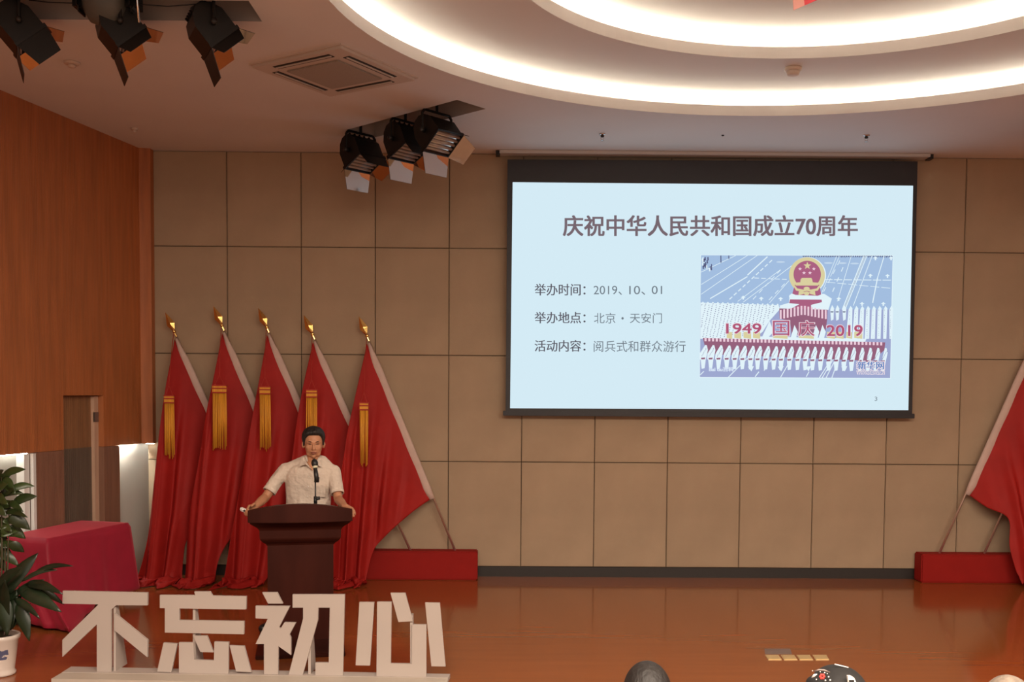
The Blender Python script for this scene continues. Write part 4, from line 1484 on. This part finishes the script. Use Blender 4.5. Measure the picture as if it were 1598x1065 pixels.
# stage lights
def stage_light(loc, yaw_, tilt, doors, label, drop=.29, group='black barn door stage lights', k=1.0):
    """local: +Y aims, X is the width; the head tilts inside the yoke"""
    kk, drop = k, drop / k
    t = thing('stage_light', loc, label, 'stage light', group, rz=yaw_)
    t.scale = (k, k, k)
    bm = bmesh.new()
    w = .185
    for pts in ([(-w, 0, -drop), (-w, 0, -.03), (-w + .03, 0, 0), (w - .03, 0, 0), (w, 0, -.03), (w, 0, -drop)],):
        for a, b in zip(pts, pts[1:]):
            b_tube(bm, [a, b], .013, 6)
    b_tube(bm, [(0, 0, 0), (0, 0, .12)], .014, 8)
    frombm('yoke', bm, 'housing', t, world=False)
    for s in (-1, 1):
        tube('tilt_knob', [(s * .16, 0, -drop), (s * .21, 0, -drop)], .022, 'blackp', t, 10, world=False)
    prof_ = [(.11, .13), (.11, -.13), (-.05, -.13), (-.13, -.085), (-.165, -.03), (-.165, .03), (-.13, .085), (-.05, .13)]
    bm = bmesh.new()
    b_prism(bm, [Vector((-.155, y, z)) for y, z in prof_], (.31, 0, 0))
    for s in range(5):            # cooling fins on the rear
        b_box(bm, (-.14 + s * .062, -.178, -.06), (-.128 + s * .062, -.15, .06))
    hd = frombm('housing', bm, 'housing', t, world=False)
    hd.location = (0, 0, -drop)
    hd.rotation_euler = (tilt, 0, 0)
    # front rim
    bm = bmesh.new()
    for lo_, hi_ in (((-.17, .105, .12), (.17, .135, .14)), ((-.17, .105, -.14), (.17, .135, -.12)), ((-.17, .105, -.12), (-.15, .135, .12)), ((.15, .105, -.12), (.17, .135, .12))):
        b_box(bm, lo_, hi_)
    frombm('front_rim', bm, 'housing', hd, world=False)
    box('reflector', (-.15, .108, -.12), (.15, .114, .12), 'mirror', hd, world=False)
    for k in range(5):
        tube('lamp_tube', [(-.145, .122, -.09 + k * .045), (.145, .122, -.09 + k * .045)], .012, 'tube', hd, 8, world=False)
    # barn doors: top, bottom, left, right; mirror inside, black outside
    for k, (ang_, ln) in enumerate(doors):
        bm = bmesh.new()
        hw, hw2 = ((.165, .135) if k < 2 else (.135, .10))
        v = [bm.verts.new(p) for p in ((-hw, 0, 0), (hw, 0, 0), (hw2, ln, 0), (-hw2, ln, 0), (-hw, 0, .004), (hw, 0, .004), (hw2, ln, .004), (-hw2, ln, .004))]
        fin = bm.faces.new((v[0], v[3], v[2], v[1]))
        fin.material_index = 1
        for q_ in ((4, 5, 6, 7), (0, 1, 5, 4), (1, 2, 6, 5), (2, 3, 7, 6), (3, 0, 4, 7)):
            bm.faces.new([v[i] for i in q_])
        # lying in +Y, inside face is -Z: rotate about X to open, then about Y to its side
        bm.transform(Matrix.Rotation(ang_, 4, 'X'))
        bm.transform(Matrix.Translation((0, .135, .132 if k < 2 else .162)))
        bm.transform(Matrix.Rotation((0, math.pi, -math.pi / 2, math.pi / 2)[k], 4, 'Y'))
        frombm('barn_door', bm, ['housing', 'mirror'], hd, world=False)
    return t


D_ = math.radians
u2 = Vector((.67, .74, 0))
yaw2 = math.atan2(u2.y, u2.x)          # local X along u2 gives aim (.74,-.67) for -Y; turn half a circle
for (x, y, tl_, dd, lab) in (
        (2.36, -.83, -62, ((12, .13), (27, .19), (50, .13), (50, .13)), 'leftmost stage light in the ceiling group before the back wall'),
        (2.85, -1.31, -64, ((10, .12), (26, .19), (50, .13), (50, .13)), 'middle stage light in the ceiling group before the back wall'),
        (3.17, -1.62, -50, ((35, .10), (38, .19), (45, .15), (45, .17)), 'rightmost stage light in the ceiling group before the back wall')):
    stage_light((x, y, ZC - .005), yaw2 + math.pi, D_(tl_), [(D_(a), l) for a, l in dd], lab, drop=.19)
for (x, tl_, dd, lab) in (
        (.55, -49, ((45, .13), (28, .20), (40, .14), (4, .19)), 'leftmost black stage light at top left, closed big door'),
        (1.22, -49, ((45, .13), (22, .22), (40, .15), (32, .10)), 'black stage light under the grey moving head lamp'),
        (1.84, -49, ((45, .13), (22, .22), (40, .15), (32, .10)), 'rightmost black stage light in the upper left ceiling slot')):
    stage_light((x - .05, -4.10, 4.75), D_(-64), D_(tl_), [(D_(a), l) for a, l in dd], lab, drop=.275, k=.88)
t0 = stage_light((2 * MIRX - 3.17, -1.62, ZC - .005), math.pi - yaw2 - math.pi, D_(-42), [(D_(a), l) for a, l in ((45, .16), (45, .16), (38, .14), (38, .14))], 'stage light cut off by the right edge of the picture', drop=.19)

# hanging rail and cable in the near slot
t = thing('lighting_rail', (1.0, -4.1, 4.88), 'dark rail inside the upper left ceiling slot', 'rail')
tube('bar', [(-.5, -4.1, 4.88), (2.06, -4.1, 4.88)], .02, 'housing', t)
t2 = thing('lighting_rail', (2.9, -1.3, 4.72), 'dark rail inside the ceiling slot before the back wall', 'rail')
tube('bar', [(2.34, -.79, 4.72), (3.5, -1.90, 4.72)], .02, 'housing', t2)
t3 = thing('lighting_rail', (9.2, -1.3, 4.72), 'dark rail inside the ceiling slot at right edge', 'rail')
tube('bar', [(2 * MIRX - 2.34, -.79, 4.72), (2 * MIRX - 3.5, -1.90, 4.72)], .02, 'housing', t3)
YW = -4.2
cab = [at(x, y, YW) for x, y in ((45, 0), (75, 3.5), (112, 4.8), (160, 2), (222, 7), (262, 10), (300, 7), (335, 3.5))]
meta(tube('power_cable', cab, .004, 'blackp', None, 6), 'thin black cable sagging between the upper left stage lights', 'cable')

# moving-head lamp between the first two near lights
mh = thing('moving_head_lamp', (1.06, -4.14, 4.95), 'grey rounded moving head lamp at the top left edge', 'stage light')
hc = at(168, -6, -4.18)
bm = bmesh.new()
pr_ = [(-.135, .06), (-.13, .11), (-.09, .15), (0, .165), (.09, .15), (.125, .12), (.14, .07)]
rings = []
for zz, rr in pr_:
    rings.append([Vector((zz, rr * math.cos(a) * .95, rr * math.sin(a) * 1.25)) for a in [k * 2 * math.pi / 28 for k in range(28)]])
loft(bm, rings)
bm.transform(Matrix.Translation(hc) @ Matrix.Rotation(math.radians(8), 4, 'Y'))
frombm('head', bm, 'grey_lamp', mh, smooth=True)
for s, dx in ((-1, -.175), (1, .175)):
    bm = bmesh.new()
    b_box(bm, (hc.x + dx - .04, hc.y - .09, hc.z - .12), (hc.x + dx + .04, hc.y + .09, 4.93))
    bmesh.ops.bevel(bm, geom=bm.edges[:], offset=.035, segments=3, affect='EDGES')
    frombm('arm', bm, 'housing', mh)
box('base', (hc.x - .22, hc.y - .13, 4.90), (hc.x + .22, hc.y + .13, 4.995), 'housing', mh, bev=.01)
tube('safety_cable', [(hc.x + .225, hc.y - .1, 4.95), (hc.x + .228, hc.y - .1, hc.z), (hc.x + .235, hc.y - .08, hc.z - .20)], .008, 'chrome', mh)

# red pennant hanging from the oval ceiling
YB = -5.2
bt = thing('hanging_pennant', at(1300, -40, YB), 'red pennant with pink edge hanging below the oval ceiling', 'pennant')
c_ = [at(1238.5, 16, YB), at(1300, -11, YB - .05), at(1290, -75, YB - .05), at(1232, -70, YB)]
prism('red_sheet', [c_[0].lerp(c_[1], .28), c_[1], c_[2], c_[3].lerp(c_[2], .28)], (0, .003, 0), 'bunting', bt)
prism('pink_edge', [c_[0], c_[0].lerp(c_[1], .28), c_[3].lerp(c_[2], .28), c_[3]], (0, .003, 0), 'bunting_p', bt)['label'] = 'pink edge strip'
tube('string', [c_[2].lerp(c_[3], .5), Vector((c_[2].lerp(c_[3], .5).x, YB, Z2))], .002, 'bead', bt, 5)

# ================================================================== AUDIENCE
YA = -7.6


def audience(px, py, label, hairm, hw=.083, seed=0, capped=False):
    top = at(px, py, YA)
    x = top.x
    hz = top.z - (.122 if not capped else .13)
    base = -.25
    hip = base + .50
    t = thing('person', (x, YA, base), label, 'person')
    b = [('e', (x, YA, hz), (hw - .006, .094, .115), (0, 0, 0)), ('e', (x, YA + .03, hz - .05), (hw - .018, .07, .08), (0, 0, 0)), ('e', (x - hw, YA + .005, hz - .02), (.012, .02, .032), (0, 0, 0)), ('e', (x + hw, YA + .005, hz - .02), (.012, .02, .032), (0, 0, 0)),
         ('c', (x, YA + .10, hz - .03), .012, (x, YA + .092, hz), .008),
         ('c', (x, YA - .01, hz - .08), .055, (x, YA - .02, hz - .2), .06), ('c', (x - .15, YA - .02, hz - .25), .06, (x + .15, YA - .02, hz - .25), .06), ('c', (x, YA - .02, hz - .3), .13, (x, YA - .02, hip), .14)]
    for s in (-1, 1):
        b += [('c', (x + s * .18, YA - .02, hz - .26), .048, (x + s * .22, YA, hz - .52), .04), ('c', (x + s * .22, YA, hz - .52), .04, (x + s * .12, YA + .25, hip + .10), .028),
              ('e', (x + s * .11, YA + .31, hip + .10), (.035, .06, .018), (0, 0, 0)),
              ('c', (x + s * .09, YA, hip), .08, (x + s * .11, YA + .42, hip), .058), ('c', (x + s * .11, YA + .42, hip), .055, (x + s * .11, YA + .42, base + .09), .038), ('c', (x + s * .11, YA + .40, base + .04), .035, (x + s * .11, YA + .56, base + .035), .03)]
    blob('body', b, .011, 'skin', t, 3)
    cl_ = [('c', (x - .155, YA - .02, hz - .255), .075, (x + .155, YA - .02, hz - .255), .075), ('c', (x, YA - .02, hz - .3), .15, (x, YA - .02, hip - .0), .158)]
    for s in (-1, 1):
        cl_ += [('c', (x + s * .18, YA - .02, hz - .26), .064, (x + s * .22, YA, hz - .52), .054), ('c', (x + s * .22, YA, hz - .52), .054, (x + s * .14, YA + .2, hip + .10), .042),
                ('c', (x + s * .09, YA, hip), .095, (x + s * .11, YA + .42, hip), .072), ('c', (x + s * .11, YA + .42, hip), .07, (x + s * .11, YA + .42, base + .09), .055)]
    blob('clothes', cl_, .014, 'dress', t, 3)
    for s in (-1, 1):
        blob('shoe', [('c', (x + s * .11, YA + .40, base + .045), .042, (x + s * .11, YA + .58, base + .04), .036)], .012, 'shoe', t, 2)
    hr = [('e', (x, YA - .012, hz + .012), (hw + .004, .104, .114), (0, 0, 0)), ('e', (x, YA - .03, hz - .03), (hw, .085, .09), (0, 0, 0))]
    blob('hair', hr, .007, hairm, t, 3)
    return t, Vector((x, YA, hz))


audience(1010, 1032.5, 'dark haired audience member, back of head showing at the bottom edge', 'hair', .083)
cp, hc2 = audience(1306, 1042, 'audience member in a decorated black cap at bottom edge', 'hair', .083, capped=True)
audience(1573, 1054.5, 'grey haired audience member at bottom right corner', 'greyhair', .085)
x_, z_ = hc2.x, hc2.z
capm = [('e', (x_ + .005, YA - .01, z_ + .05), (.10, .115, .09), (0, .12, 0)), ('e', (x_ - .07, YA - .02, z_ + .062), (.042, .08, .04), (0, .2, 0)), ('c', (x_ - .05, YA + .1, z_ + .05), .02, (x_ + .06, YA + .13, z_ + .05), .018)]
blob('cap', capm, .007, 'cap', cp, 4)['label'] = 'black cap with ornaments'


def oncap(px, py, r_, m, name, dy=0.0):
    p = at(px, py, YA - .105 + dy)
    bm = bmesh.new()
    bmesh.ops.create_icosphere(bm, subdivisions=2, radius=r_, matrix=Matrix.Translation(p) @ Matrix.Diagonal((1, .6, 1, 1)))
    return frombm(name, bm, m, cp, smooth=True)


bm = bmesh.new()
pc = at(1283, 1056.5, YA - .11)
for k in range(6):
    a = k * math.pi / 3
    bmesh.ops.create_icosphere(bm, subdivisions=1, radius=.0055, matrix=Matrix.Translation(pc + Vector((.0065 * math.cos(a), 0, .0065 * math.sin(a)))) @ Matrix.Diagonal((1, .6, 1, 1)))
frombm('flower', bm, 'redflower', cp, smooth=True)['label'] = 'red flower ornament'
for px, py, r_ in ((1293, 1057, .0028), (1295.5, 1062, .003), (1288, 1062.5, .003), (1274, 1061, .0026), (1287, 1050.5, .0022), (1280, 1049, .0022), (1291, 1052, .002), (1268, 1047.5, .002)):
    oncap(px, py, r_, 'bead', 'bead')
tube('ornament_leaf', [at(1267, 1058, YA - .105), at(1271, 1054.5, YA - .11), at(1275, 1052.5, YA - .108)], [.002, .0048, .0015], 'bead', cp, 6)
tube('grey_trim', [at(1270, 1048.5, YA - .085), at(1278, 1046, YA - .09), at(1286, 1046.5, YA - .09), at(1295, 1050, YA - .095)], [.0025, .004, .004, .0025], 'hinge', cp, 6)
prism('white_patch', [at(x, y, YA - .112) for x, y in ((1323, 1055.5), (1328, 1055.5), (1333, 1058.5), (1336, 1065), (1335, 1067), (1324, 1067))], (0, .012, 0), 'bead', cp)
prism('patch_print', [at(x, y, YA - .1135) for x, y in ((1325, 1062), (1333, 1062), (1333, 1066), (1325, 1066))], (0, .004, 0), 'cap', cp)
tube('pale_strap', [at(1302.5, 1037.2, YA - .03), at(1324, 1042.5, YA - .03)], .0022, 'bead', cp, 6)
for px, lab in ((1010, 'auditorium chair under the dark haired listener'), (1306, 'auditorium chair under the listener in black cap'), (1573, 'auditorium chair under the grey haired listener')):
    x = at(px, 1040, YA).x
    t = thing('auditorium_chair', (x, YA, -.25), lab, 'chair', 'auditorium chairs')
    box('seat', (x - .24, YA - .2, .07), (x + .24, YA + .28, .16), 'seat', t, bev=.02)
    box('backrest', (x - .24, YA - .30, .1), (x + .24, YA - .21, .62), 'seat', t, bev=.02)
    for s in (-1, 1):
        for yy in (-.22, .22):
            tube('leg', [(x + s * .2, YA + yy, -.25), (x + s * .2, YA + yy, .08)], .015, 'blackp', t)
